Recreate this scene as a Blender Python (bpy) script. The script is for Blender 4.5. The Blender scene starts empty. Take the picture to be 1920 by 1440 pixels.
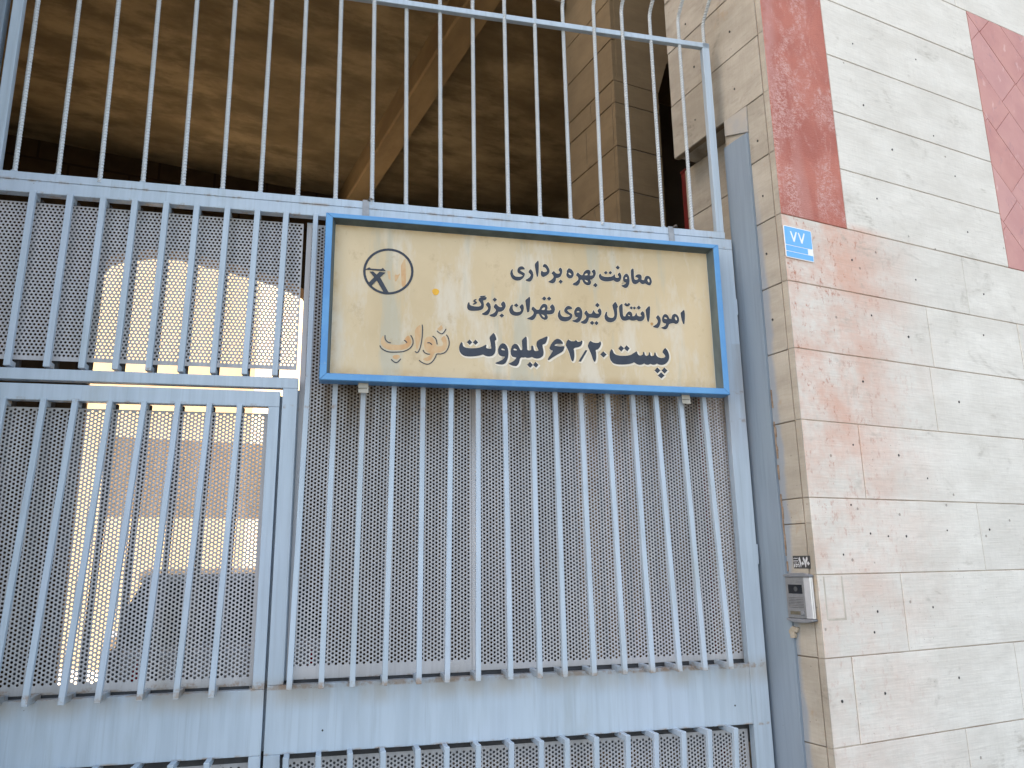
import bpy, bmesh, math, random
import numpy as np
from mathutils import Matrix, Vector
R = math.radians
random.seed(7)
S = bpy.context.scene
COL = S.collection

# ---------------------------------------------------------------- camera, sky, sun, exposure
cam_d = bpy.data.cameras.new('camera'); cam = bpy.data.objects.new('camera', cam_d); COL.objects.link(cam)
yaw, pitch, roll = R(26.1072), R(12.99994), R(-0.82745)
fwd = Vector((math.sin(yaw)*math.cos(pitch), math.cos(yaw)*math.cos(pitch), math.sin(pitch)))
rt = Vector((math.cos(yaw), -math.sin(yaw), 0)); up = rt.cross(fwd)
cr = rt*math.cos(roll)+up*math.sin(roll); cu = -rt*math.sin(roll)+up*math.cos(roll)
cam.matrix_world = Matrix(((cr.x, cu.x, -fwd.x, 0), (cr.y, cu.y, -fwd.y, 0), (cr.z, cu.z, -fwd.z, 1.6), (0, 0, 0, 1)))
cam_d.sensor_width = 36; cam_d.lens = 36*1467.73/1920; cam_d.clip_start = 0.05; cam_d.clip_end = 1000
S.camera = cam

SUN_EL, SUN_AZ = R(52), R(-62)          # azimuth from +Y towards +X: the sun stands behind the building, to the left
W = bpy.data.worlds.new('World'); S.world = W; W.use_nodes = True
wn = W.node_tree.nodes; wl = W.node_tree.links
sky = wn.new('ShaderNodeTexSky'); sky.sky_type = 'NISHITA'; sky.sun_disc = False
sky.sun_elevation = SUN_EL; sky.sun_rotation = SUN_AZ; sky.altitude = 1200; sky.dust_density = 6.0; sky.ozone_density = 0.0; sky.air_density = 0.6
bg = [n for n in wn if n.type == 'BACKGROUND'][0]
haz = wn.new('ShaderNodeMix'); haz.data_type = 'RGBA'; haz.blend_type = 'MULTIPLY'; haz.inputs[0].default_value = 1     # dusty city sky: less blue
wl.new(sky.outputs[0], haz.inputs[6]); haz.inputs[7].default_value = (1.19, 1.0, .75, 1)
wl.new(haz.outputs[2], bg.inputs[0]); bg.inputs[1].default_value = 0.13
sd = bpy.data.lights.new('sun', 'SUN'); sd.energy = 4.0; sd.angle = R(0.5); sd.color = (1, .93, .82)
so = bpy.data.objects.new('sun', sd); COL.objects.link(so)
sdir = Vector((math.sin(SUN_AZ)*math.cos(SUN_EL), math.cos(SUN_AZ)*math.cos(SUN_EL), math.sin(SUN_EL)))
so.rotation_euler = sdir.to_track_quat('Z', 'Y').to_euler(); so.location = (0, 0, 30)
S.view_settings.view_transform = 'Standard'; S.view_settings.look = 'None'; S.view_settings.gamma = 1
S.view_settings.exposure = 2.88

# ---------------------------------------------------------------- node helpers and materials
class NT:
    def __init__(s, name):
        s.m = bpy.data.materials.new(name); s.m.use_nodes = True
        s.t = s.m.node_tree; s.t.nodes.clear()
        s.out = s.n('ShaderNodeOutputMaterial'); s.b = s.n('ShaderNodeBsdfPrincipled')
        s.t.links.new(s.b.outputs[0], s.out.inputs[0])
        s.co = s.n('ShaderNodeTexCoord').outputs['Object']
        s.geo = s.n('ShaderNodeNewGeometry')
    def n(s, t): return s.t.nodes.new(t)
    def put(s, sock, v):
        if isinstance(v, bpy.types.NodeSocket): s.t.links.new(v, sock)
        elif isinstance(v, tuple) and len(v) == 3 and sock.type == 'RGBA': sock.default_value = (*v, 1)
        else: sock.default_value = v
    def scaled(s, sc, vec=None, rot=None):
        m = s.n('ShaderNodeMapping'); s.put(m.inputs['Vector'], vec or s.co); m.inputs['Scale'].default_value = sc
        if rot: m.inputs['Rotation'].default_value = rot
        return m.outputs[0]
    def noise(s, scale, detail=4, st=(1, 1, 1), rough=.55, dist=0, vec=None, rot=None):
        n = s.n('ShaderNodeTexNoise'); s.put(n.inputs['Vector'], s.scaled(st, vec, rot))
        n.inputs['Scale'].default_value = scale; n.inputs['Detail'].default_value = detail
        n.inputs['Roughness'].default_value = rough; n.inputs['Distortion'].default_value = dist
        return n.outputs[0]
    def voro(s, scale, st=(1, 1, 1), out='Distance', feature='F1'):
        n = s.n('ShaderNodeTexVoronoi'); s.put(n.inputs['Vector'], s.scaled(st)); n.inputs['Scale'].default_value = scale
        n.feature = feature
        return n.outputs[out]
    def wave(s, scale, direction='X', dist=2, det=2, dsc=1.5):
        n = s.n('ShaderNodeTexWave'); s.put(n.inputs['Vector'], s.co); n.bands_direction = direction
        n.inputs['Scale'].default_value = scale; n.inputs['Distortion'].default_value = dist
        n.inputs['Detail'].default_value = det; n.inputs['Detail Scale'].default_value = dsc
        return n.outputs['Fac']
    def rng(s, x, a, b, c=0., d=1., smooth=True):
        n = s.n('ShaderNodeMapRange'); n.interpolation_type = 'SMOOTHSTEP' if smooth else 'LINEAR'
        s.put(n.inputs[0], x); n.inputs[1].default_value = a; n.inputs[2].default_value = b; n.inputs[3].default_value = c; n.inputs[4].default_value = d
        return n.outputs[0]
    def math(s, op, a, b=0., c=None):
        n = s.n('ShaderNodeMath'); n.operation = op; s.put(n.inputs[0], a); s.put(n.inputs[1], b)
        if c is not None: s.put(n.inputs[2], c)
        return n.outputs[0]
    def mul(s, *a):
        r = a[0]
        for b in a[1:]: r = s.math('MULTIPLY', r, b)
        return r
    def xyz(s, vec=None):
        n = s.n('ShaderNodeSeparateXYZ'); s.put(n.inputs[0], vec or s.co); return n.outputs
    def mix(s, f, a, b, mode='MIX'):
        n = s.n('ShaderNodeMix'); n.data_type = 'RGBA'; n.blend_type = mode
        s.put(n.inputs[0], f); s.put(n.inputs[6], a); s.put(n.inputs[7], b); return n.outputs[2]
    def band(s, v, lo, hi, soft):
        return s.mul(s.rng(v, lo-soft, lo+soft), s.rng(v, hi-soft, hi+soft, 1, 0))
    def done(s, col, rough=.6, metal=0., bump=None, bstr=.3, bdist=.002, spec=.5):
        s.put(s.b.inputs['Base Color'], col); s.put(s.b.inputs['Roughness'], rough); s.put(s.b.inputs['Metallic'], metal)
        s.b.inputs['Specular IOR Level'].default_value = spec
        if bump is not None:
            n = s.n('ShaderNodeBump'); n.inputs['Strength'].default_value = bstr; n.inputs['Distance'].default_value = bdist
            s.put(n.inputs['Height'], bump); s.t.links.new(n.outputs[0], s.b.inputs['Normal'])
        return s.m

def gate_paint(name, base, dark, rough=.42, plate=False, gate=True):
    n = NT(name); x, y, z = n.xyz()
    c = n.mix(n.rng(n.noise(9, 3, (3, 3, .25)), .35, .7), base, dark)
    c = n.mix(n.mul(n.rng(n.noise(30, 4, (3, 3, .08), .65), .48, .72), .5), c, tuple(v*.72 for v in base))
    c = n.mix(n.mul(n.rng(n.noise(1.6, 2), .45, .7), .35), c, (base[0]*1.08, base[1]*1.04, base[2]*1.1))
    if not gate: return n.done(n.mix(n.mul(n.rng(n.voro(26), .05, .03), n.rng(n.noise(3, 3), .55, .60), .8), c, (.12, .09, .07)), rough, 0, n.noise(30, 3), .15, .002, .4)
    # rusty weld run along the seam of the top rail
    seam = n.mul(n.band(z, 2.981, 2.989, .006), n.rng(n.noise(11, 5, (1, 1, 1), .7), .47, .60))
    c = n.mix(n.mul(seam, .85), c, (.23, .17, .11))
    # dust settled along the upper lip of the lower rail, rust on its lower lip
    c = n.mix(n.mul(n.band(z, 1.15, 1.225, .035), n.rng(n.noise(7, 4, (1.4, 1, .4)), .3, .65), .75), c, (.33, .33, .31))
    c = n.mix(n.mul(n.band(z, 1.198, 1.216, .003), n.rng(n.noise(16, 5, (1, 1, 1), .7), .44, .6), .7), c, (.26, .20, .14))
    c = n.mix(n.mul(n.band(z, .990, .999, .004), n.rng(y, -.03, -.02), n.rng(n.noise(13, 5, (1, 1, 1), .7), .46, .62), .75), c, (.27, .18, .10))
    for za, zb in ((2.286, 2.300), (2.930, 2.944), (2.168, 2.182), (1.200, 1.226)):      # rust where the uprights are welded on
        c = n.mix(n.mul(n.band(z, za, zb, .005), n.rng(n.noise(17, 5, (1, 1, 1), .75), .52, .64), .65), c, (.25, .17, .11))
    c = n.mix(n.mul(n.rng(n.noise(2.3, 6, (1.5, 1.5, .35), .7), .54, .74), .5), c, (base[0]*.74, base[1]*.70, base[2]*.62))
    # brown run-off below the sign
    drip = n.mul(n.rng(z, 1.93, 2.27), n.rng(z, 2.5, 2.51, 1, 0), n.rng(n.noise(7, 4, (2.2, 1, .22)), .38, .62), n.rng(x, -1.82, -1.7))
    c = n.mix(n.mul(drip, .8 if plate else .35), c, (.17, .125, .075))
    # small paint chips
    chip = n.rng(n.voro(26), .06, .035)
    c = n.mix(n.mul(n.rng(n.voro(26), .05, .03), n.rng(n.noise(3, 3), .55, .60), .8), c, (.12, .09, .07))
    b = n.math('ADD', n.noise(60, 3), n.mul(n.noise(6, 2), 2.0))
    return n.done(c, n.rng(n.noise(8, 3), .3, .7, rough-.06, rough+.14), 0, b, .12, .002, .4)

M = {}
M['paint'] = gate_paint('gate_paint', (.415, .515, .61), (.365, .455, .54))
M['plate'] = gate_paint('perforated_sheet_paint', (.50, .515, .535), (.43, .445, .465), .5, True)
M['rebar'] = gate_paint('rebar_paint', (.48, .53, .56), (.40, .44, .46), .5)
M['post'] = gate_paint('post_paint', (.22, .285, .35), (.195, .25, .31), .5, False, False)

def stone(name, c1, c2, dirt=(.30, .28, .25), dirty=.5, pink=0., pits=1., tool='Z'):
    n = NT(name); x, y, z = n.xyz()
    rnd = n.geo.outputs['Random Per Island']
    c = n.mix(n.rng(n.noise(3.5, 5, (1, 1, 2.2)), .3, .7), c1, c2)
    c = n.mix(n.mul(rnd, .35), c, tuple(v*.86 for v in c2))
    c = n.mix(n.mul(n.rng(n.noise(24, 6, (.5, .5, 3), .7), .45, .8), .4), c, tuple(v*.75 for v in c2))
    if pink:
        near = n.mul(n.rng(x, 2.40, 3.30, 1, 0), n.rng(z, 3.05, 3.0, 0, 1))
        up_ = n.rng(z, .9, 2.9, .24, 1)
        f = n.mul(near, up_, n.rng(n.noise(4.2, 6, (1.0, 1, 1.1), .66), .28, .70))
        c = n.mix(n.mul(f, pink), c, (.62, .33, .23))
        f2 = n.mul(near, n.rng(n.noise(42, 5, (1, 1, .6), .75), .55, .68), up_)
        c = n.mix(n.mul(f2, pink*.9), c, (.42, .17, .11))
        # rust-red runs that follow the mortar lines next to the corner
    ov = None
    if name.startswith('jamb'):      # grey-blue overspray beside the painted post
        ov = n.mul(n.rng(n.math('ADD', y, n.mul(n.noise(7, 4), .05)), 2.325, 2.352), n.rng(x, 2.345, 2.34), n.rng(z, 3.3, 2.8), n.rng(y, 2.42, 2.41))
        c = n.mix(n.mul(n.rng(n.noise(6, 5, (1, 1, .7), .7), .60, .72), .55), c, (.36, .25, .14))
    sm = n.mul(n.rng(n.noise(2.1, 4, (1.2, 1, 2.6), .6, 1.2, None, (0, R(18), 0)), .60, .74), n.rng(n.noise(26, 5, (.7, .7, 2.4), .7), .3, .62))
    c = n.mix(n.mul(sm, dirty*.8), c, dirt)
    d = n.mul(n.rng(n.noise(4.2, 6, (1, 1, 1), .7, .6), .56, .78), n.rng(n.noise(40, 4, (.6, .6, 2)), .35, .6))
    c = n.mix(n.mul(d, dirty), c, dirt)
    v = n.voro(17, (1, 1, 1)); vc = n.voro(17, (1, 1, 1), 'Color')
    pit = n.mul(n.rng(v, .13, .07), n.math('GREATER_THAN', n.xyz(vc)[0], .91))
    v2 = n.voro(70); vc2 = n.voro(70, (1, 1, 1), 'Color')
    pit2 = n.mul(n.rng(v2, .22, .12), n.math('GREATER_THAN', n.xyz(vc2)[1], .86), n.rng(n.noise(3.3, 3), .5, .62))
    pt = n.mul(n.math('MAXIMUM', pit, pit2), pits)
    c = n.mix(n.mul(pt, .6), c, (.16, .13, .11))
    wv = n.mul(n.rng(n.noise(150, 2, (.06, .06, 1), .6), .35, .65), n.rng(n.noise(130, 2, (1, 1, .08), .6), .3, .7))
    c = n.mix(n.mul(n.rng(wv, .1, .5, 1, 0), .085), c, tuple(v*.55 for v in c2))
    if ov is not None: c = n.mix(n.mul(ov, .8), c, (.24, .29, .35))
    tl = n.noise(120, 3, (.05, .05, 1) if tool == 'Z' else (1, 1, .06), .6)
    h = n.math('ADD', n.mul(tl, .7), n.math('SUBTRACT', n.mul(n.noise(9, 5), 1.6), n.mul(pt, 2.)))
    return n.done(c, .82, 0, h, .4, .004, .25)
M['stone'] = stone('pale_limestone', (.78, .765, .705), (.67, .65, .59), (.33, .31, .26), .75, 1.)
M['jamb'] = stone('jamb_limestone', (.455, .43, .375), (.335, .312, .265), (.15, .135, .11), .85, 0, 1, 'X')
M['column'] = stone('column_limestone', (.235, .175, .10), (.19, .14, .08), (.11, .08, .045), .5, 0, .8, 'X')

def jamb_over(name):        # blue overspray along the post is part of the stone's own paint
    m = M['jamb']
    return m

def red_granite():
    n = NT('red_granite'); x, y, z = n.xyz()
    c = n.mix(n.rng(n.noise(4, 5), .35, .65), (.63, .235, .175), (.49, .165, .125))
    flat_ = n.mul(n.rng(n.noise(3.1, 4, (1.4, 1, .7), .6, .6), .5, .62), n.rng(z, 3.4, 3.9))       # smoother, cleaner patch high up
    sp = n.rng(n.noise(62, 6, (1, 1, 1.7), .8, 1.), .44, .56)
    patch = n.rng(n.noise(4.6, 6, (1.5, 1, .7), .72, .6), .44, .58)
    m = n.mul(sp, patch, n.rng(flat_, 0, .7, 1, .1))
    rid = n.wave(70, 'Z', 5, 3, 2.2)
    c = n.mix(n.mul(n.rng(rid, .25, .75), .30), c, (.36, .105, .08))
    c = n.mix(n.mul(m, .9), c, (.70, .44, .40))
    c = n.mix(n.mul(n.rng(n.noise(2.2, 4, (3, 1, .5)), .52, .72), .6), c, (.60, .30, .26))
    c = n.mix(n.mul(n.rng(x, 2.43, 2.34), n.rng(z, 3.5, 3.8), n.rng(n.noise(9, 4), .3, .6), .7), c, (.64, .36, .33))
    h = n.math('ADD', n.mul(rid, 1.2), n.mul(n.noise(60, 5), 1.2))
    return n.done(c, .65, 0, h, .6, .004, .3)
M['red'] = red_granite()
def pink_granite():
    n = NT('pink_granite'); 
    c = n.mix(n.rng(n.noise(5, 5), .35, .65), (.55, .275, .235), (.48, .22, .195))
    c = n.mix(n.mul(n.geo.outputs['Random Per Island'], .4), c, (.60, .36, .34))
    c = n.mix(n.mul(n.rng(n.noise(9, 6, (1, 1, 1), .7, 1.), .55, .72), .55), c, (.30, .17, .19))
    c = n.mix(n.mul(n.rng(n.noise(20, 4, (1, 1, .5)), .6, .72), .5), c, (.74, .52, .48))
    return n.done(c, .55, 0, n.noise(25, 5), .3, .003, .35)
M['pink'] = pink_granite()
def plain(name, c1, c2, scale=6, rough=.7, metal=0., bstr=.2, st=(1, 1, 1), spec=.4, detail=5, bd=.002):
    n = NT(name); f = n.noise(scale, detail, st, .6)
    return n.done(n.mix(n.rng(f, .3, .7), c1, c2), rough, metal, n.noise(scale*4, 4, st), bstr, bd, spec)
M['mortar'] = plain('mortar', (.34, .25, .19), (.56, .50, .42), 7, .95, 0, .5)
M['mortar_dark'] = plain('dark_mortar', (.16, .13, .10), (.24, .20, .15), 12, .95, 0, .5)
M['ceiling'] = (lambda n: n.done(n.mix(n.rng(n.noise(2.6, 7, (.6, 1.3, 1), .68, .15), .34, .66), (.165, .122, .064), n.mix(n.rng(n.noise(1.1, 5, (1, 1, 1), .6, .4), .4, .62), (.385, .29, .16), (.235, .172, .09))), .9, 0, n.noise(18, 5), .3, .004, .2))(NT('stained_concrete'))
M['beam'] = plain('beam_plaster', (.36, .25, .12), (.26, .175, .085), 5, .9, 0, .3, (1, .4, 1))
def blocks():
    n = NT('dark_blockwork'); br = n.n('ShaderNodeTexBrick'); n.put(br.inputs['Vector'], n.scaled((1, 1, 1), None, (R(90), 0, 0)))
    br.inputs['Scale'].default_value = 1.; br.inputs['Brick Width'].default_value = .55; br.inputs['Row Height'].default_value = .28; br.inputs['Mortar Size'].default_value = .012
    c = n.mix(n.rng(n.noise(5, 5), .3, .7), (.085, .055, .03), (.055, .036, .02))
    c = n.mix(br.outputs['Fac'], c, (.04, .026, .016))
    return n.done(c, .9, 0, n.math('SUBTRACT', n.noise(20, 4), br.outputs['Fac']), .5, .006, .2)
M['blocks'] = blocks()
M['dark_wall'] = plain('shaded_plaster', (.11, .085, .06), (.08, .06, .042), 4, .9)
M['yard_wall'] = plain('cream_render', (.37, .285, .18), (.33, .25, .155), 2, .9, 0, .2, (1, 1, .4))
M['yard_floor'] = plain('yard_concrete', (.46, .40, .32), (.38, .33, .27), 3, .9)
M['asphalt'] = plain('asphalt', (.048, .047, .045), (.066, .064, .06), 40, .9, 0, .6)
M['drive'] = plain('oily_driveway', (.045, .042, .038), (.07, .064, .056), 6, .8, 0, .4)
M['canopy'] = plain('brown_canopy', (.36, .29, .21), (.44, .36, .27), 6, .8)
M['upper'] = plain('plain_render', (.55, .50, .44), (.48, .44, .38), 2, .9)

# sign
def sign_board():
    n = NT('yellowed_sign_board'); x, y, z = n.xyz()
    c = n.mix(n.rng(n.noise(2.2, 5, (1, 1, .7), .6, .5), .32, .68), (.585, .487, .315), (.50, .405, .245))
    c = n.mix(n.mul(n.rng(n.noise(4, 6, (1.6, 1, .5), .68), .47, .64), .8), c, (.60, .56, .46))
    c = n.mix(n.mul(n.rng(n.noise(2.4, 5, (2.4, 1, .3), .65), .53, .64), .75), c, (.42, .41, .32))
    ed = n.math('MAXIMUM', n.math('MAXIMUM', n.rng(z, 2.86, 2.895), n.rng(z, 2.34, 2.30)), n.rng(x, -1.67, -1.70))
    c = n.mix(n.mul(ed, n.rng(n.noise(6, 5, (1, 1, 1), .7), .38, .66), .6), c, (.40, .25, .09))
    c = n.mix(n.mul(n.rng(n.noise(13, 6, (1, 1, .8), .75), .56, .70), .5), c, (.40, .31, .18))
    v = n.voro(30); vc = n.voro(30, (1, 1, 1), 'Color')
    c = n.mix(n.mul(n.rng(v, .06, .035), n.math('GREATER_THAN', n.xyz(vc)[0], .93), .6), c, (.25, .22, .18))
    return n.done(c, .5, 0, n.noise(40, 3), .08, .001, .4)
M['board'] = sign_board()
def frame_blue():
    n = NT('blue_frame_enamel')
    c = n.mix(n.rng(n.noise(5, 4, (1, 1, 1)), .35, .65), (.085, .265, .56), (.115, .32, .60))
    c = n.mix(n.mul(n.rng(n.noise(18, 5, (1, 1, .6), .7), .55, .7), .5), c, (.16, .36, .58))
    c = n.mix(n.mul(n.rng(n.noise(30, 6, (1, 1, 1), .75), .64, .72), .8), c, (.30, .40, .47))
    return n.done(c, .42, 0, n.noise(40, 3), .1, .001, .4)
M['frame'] = frame_blue()
M['inner_shade'] = plain('inner_shade_paint', (.085, .09, .10), (.06, .065, .072), 20, .7)  # near-black tone standing in for the shade behind the sheets
M['frame_shade_dust'] = plain('shaded_dusty_return', (.115, .15, .155), (.075, .10, .105), 14, .8, 0, .2, (1, 1, .4))  # shade of the frame's inner sides mixed into the dust colour
M['frame_shade_blue'] = plain('shaded_return_blue', (.045, .17, .42), (.06, .20, .45), 9, .5)
M['ink'] = plain('navy_sign_paint', (.020, .028, .045), (.032, .042, .062), 30, .5, 0, .1)
M['halo'] = plain('cream_letter_edge', (.74, .70, .60), (.66, .61, .50), 20, .6, 0, .1)
M['halo_soft'] = plain('pale_letter_edge', (.69, .63, .50), (.64, .56, .40), 20, .6, 0, .1)
M['ghost'] = plain('faded_orange_paint', (.50, .27, .11), (.55, .41, .24), 14, .6, 0, .1, (1, 1, .6))
M['spot'] = plain('yellow_spot', (.72, .42, .04), (.66, .36, .04), 40, .6)
M['spot_brown'] = plain('brown_spot', (.40, .24, .09), (.34, .19, .07), 40, .6)
M['zinc'] = plain('weathered_zinc', (.23, .24, .25), (.33, .34, .345), 20, .45, .6, .1)
M['wire'] = plain('rusty_wire', (.10, .085, .075), (.2, .18, .16), 60, .6, .4)
M['tape'] = plain('dusty_clip', (.44, .43, .38), (.36, .35, .30), 25, .7)
M['plate_blue'] = plain('blue_number_plate', (.13, .42, .80), (.16, .45, .82), 8, .35, 0, .03)
M['white'] = plain('white_enamel', (.86, .88, .88), (.80, .84, .85), 20, .4, 0, .05)
M['silver'] = plain('brushed_aluminium', (.42, .43, .44), (.36, .37, .38), 60, .38, .5, .05, (1, 1, .1))
M['face'] = plain('grey_anodised_face', (.27, .28, .29), (.23, .24, .25), 60, .42, .4, .05)
M['bright'] = plain('bevel_highlight', (.70, .71, .72), (.62, .63, .65), 30, .28, .5, .02)  # highlight on the intercom's right bevel, painted in as paler metal
M['cap_grey'] = plain('grey_plastic', (.20, .215, .24), (.17, .185, .205), 30, .45)
M['glass_black'] = plain('black_glass', (.012, .014, .018), (.018, .02, .024), 10, .12, 0, .0)
M['dark'] = plain('dark_recess', (.035, .035, .037), (.05, .05, .05), 20, .7)
M['slot'] = plain('smoked_slot', (.09, .085, .06), (.13, .12, .09), 40, .4)
M['lens'] = plain('camera_lens', (.06, .065, .07), (.09, .095, .10), 10, .15)
M['sticker'] = plain('black_sticker', (.035, .036, .038), (.055, .055, .055), 40, .6)
M['sticker_white'] = plain('sticker_print', (.55, .57, .60), (.46, .48, .50), 80, .6)
M['red_post'] = plain('red_enamel', (.12, .007, .008), (.09, .006, .007), 8, .5)
M['car'] = plain('silver_car_paint', (.30, .31, .33), (.34, .35, .37), 4, .3, .4, .0)
M['car_glass'] = plain('tinted_glass', (.02, .024, .028), (.03, .034, .038), 4, .08, 0, 0)
M['tail'] = plain('red_lamp_lens', (.50, .012, .03), (.40, .01, .02), 30, .25)
M['tyre'] = plain('tyre_rubber', (.02, .02, .02), (.03, .03, .03), 30, .85)
M['putty'] = plain('crumbling_putty', (.30, .265, .20), (.40, .37, .31), 30, .9, 0, .6)
M['patch'] = plain('grey_cement', (.44, .40, .335), (.54, .50, .43), 14, .9, 0, .5)

# ---------------------------------------------------------------- mesh helpers
class MB:
    def __init__(s): s.v = []; s.f = []
    def add(s, vs, fs):
        o = len(s.v); s.v += [tuple(p) for p in vs]; s.f += [tuple(i+o for i in f) for f in fs]
    def hexa(s, p):      # p: 8 points, bottom ring then top ring
        s.add(p, [(3, 2, 1, 0), (4, 5, 6, 7), (0, 1, 5, 4), (1, 2, 6, 5), (2, 3, 7, 6), (3, 0, 4, 7)])
    def box(s, x0, x1, y0, y1, z0, z1):
        s.hexa([(x0, y0, z0), (x1, y0, z0), (x1, y1, z0), (x0, y1, z0), (x0, y0, z1), (x1, y0, z1), (x1, y1, z1), (x0, y1, z1)])
    def prism(s, poly, axis, a, b):   # poly in the two other axes
        def P(p, t): return (t, p[0], p[1]) if axis == 'x' else (p[0], t, p[1]) if axis == 'y' else (p[0], p[1], t)
        n = len(poly)
        s.add([P(p, a) for p in poly]+[P(p, b) for p in poly], [tuple(range(n)), tuple(range(2*n-1, n-1, -1))]+[(i, n+i, n+(i+1) % n, (i+1) % n) for i in range(n)])
    def tube(s, pts, r, n=10, caps=True):
        pts = [Vector(p) for p in pts]; rings = []
        for i, p in enumerate(pts):
            d = (pts[min(i+1, len(pts)-1)]-pts[max(i-1, 0)]).normalized()
            a = d.orthogonal().normalized() if i == 0 else (pa-d*pa.dot(d)).normalized()
            pa = a; b = d.cross(a); rr = r[i] if isinstance(r, (list, tuple)) else r
            rings.append([p+(a*math.cos(2*math.pi*k/n)+b*math.sin(2*math.pi*k/n))*rr for k in range(n)])
        vs = [q for g in rings for q in g]
        fs = [(i*n+k, i*n+(k+1) % n, (i+1)*n+(k+1) % n, (i+1)*n+k) for i in range(len(pts)-1) for k in range(n)]
        if caps: fs += [tuple(range(n-1, -1, -1)), tuple((len(pts)-1)*n+k for k in range(n))]
        s.add(vs, fs)
    def build(s, name, mat, parent=None, bevel=0, smooth=False, seg=2):
        me = bpy.data.meshes.new(name); me.from_pydata(s.v, [], s.f); me.update()
        bm = bmesh.new(); bm.from_mesh(me); bmesh.ops.recalc_face_normals(bm, faces=bm.faces); bm.to_mesh(me); bm.free()
        return link(name, me, mat, parent, bevel, smooth, seg)

def link(name, me, mat, parent=None, bevel=0, smooth=False, seg=2):
    if mat is not None: me.materials.append(M[mat] if isinstance(mat, str) else mat)
    o = bpy.data.objects.new(name, me); COL.objects.link(o)
    if parent is not None: o.parent = parent
    if smooth:
        me.polygons.foreach_set('use_smooth', [True]*len(me.polygons))
    if bevel:
        b = o.modifiers.new('bevel', 'BEVEL'); b.width = bevel; b.segments = seg; b.limit_method = 'ANGLE'; b.angle_limit = R(40)
    return o
def tag(o, label=None, cat=None, group=None, kind=None):
    for k, v in (('label', label), ('category', cat), ('group', group), ('kind', kind)):
        if v: o[k] = v
    return o
def empty(name, loc=(0, 0, 0), rz=0):
    o = bpy.data.objects.new(name, None); o.empty_display_size = .2; COL.objects.link(o); o.location = loc; o.rotation_euler = (0, 0, rz); return o

def chaikin(p):
    if len(p) <= 4: return p
    o = []
    for i in range(len(p)):
        a, b = p[i], p[(i+1) % len(p)]
        o += [(a[0]*.8+b[0]*.2, a[1]*.8+b[1]*.2), (a[0]*.2+b[0]*.8, a[1]*.2+b[1]*.8)]
    return o
def area(p): return .5*sum(p[i][0]*p[(i+1) % len(p)][1]-p[(i+1) % len(p)][0]*p[i][1] for i in range(len(p)))
def grow(p, d, dx=0, dy=0):
    s = 1 if area(p) > 0 else -1; o = []; n = len(p)
    for i in range(n):
        a, b, c = Vector(p[i-1]), Vector(p[i]), Vector(p[(i+1) % n])
        n1 = (b-a); n2 = (c-b)
        if n1.length < 1e-9 or n2.length < 1e-9: continue
        n1.normalize(); n2.normalize(); m = Vector((n1.y+n2.y, -n1.x-n2.x))
        if m.length < .3: m = Vector((n1.y, -n1.x))
        m.normalize(); o.append((b.x+m.x*d*s+dx, b.y+m.y*d*s+dy))
    return o
PLANE_GATE = lambda off: Matrix(((1, 0, 0, 0), (0, 0, -1, off), (0, 1, 0, 0), (0, 0, 0, 1)))
PLANE_JAMB = lambda x: Matrix(((0, 0, -1, x), (-1, 0, 0, 0), (0, 1, 0, 0), (0, 0, 0, 1)))
DG = bpy.context.evaluated_depsgraph_get
def flat(name, polys, mtx, mat, parent, thick=.0003):
    cu = bpy.data.curves.new(name, 'CURVE'); cu.dimensions = '2D'; cu.fill_mode = 'BOTH'; cu.extrude = thick
    for p in polys:
        sp = cu.splines.new('POLY'); sp.points.add(len(p)-1); sp.use_cyclic_u = True
        for i, q in enumerate(p): sp.points[i].co = (q[0], q[1], 0, 1)
    t = bpy.data.objects.new(name, cu); COL.objects.link(t)
    bpy.context.view_layer.update()
    me = bpy.data.meshes.new_from_object(t.evaluated_get(DG())); bpy.data.objects.remove(t); bpy.data.curves.remove(cu)
    me.transform(mtx); me.materials.clear(); me.name = name
    return link(name, me, mat, parent)
def ribbon(pts, w, sub=4, taper=.75):
    P = [Vector(p) for p in pts]; Q = []
    if len(P) > 2:
        for i in range(len(P)-1):
            a, b, c, d = P[max(i-1, 0)], P[i], P[i+1], P[min(i+2, len(P)-1)]
            for k in range(sub):
                t = k/sub; Q.append(.5*((2*b)+(c-a)*t+(2*a-5*b+4*c-d)*t*t+(3*b-a-3*c+d)*t**3))
        Q.append(P[-1])
    else: Q = P
    L, Rr = [], []
    for i, q in enumerate(Q):
        d = (Q[min(i+1, len(Q)-1)]-Q[max(i-1, 0)]).normalized(); nrm = Vector((-d.y, d.x))*w/2*(taper if i in (0, len(Q)-1) else 1)
        L.append(tuple(q+nrm)); Rr.append(tuple(q-nrm))
    return L+Rr[::-1]

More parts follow.
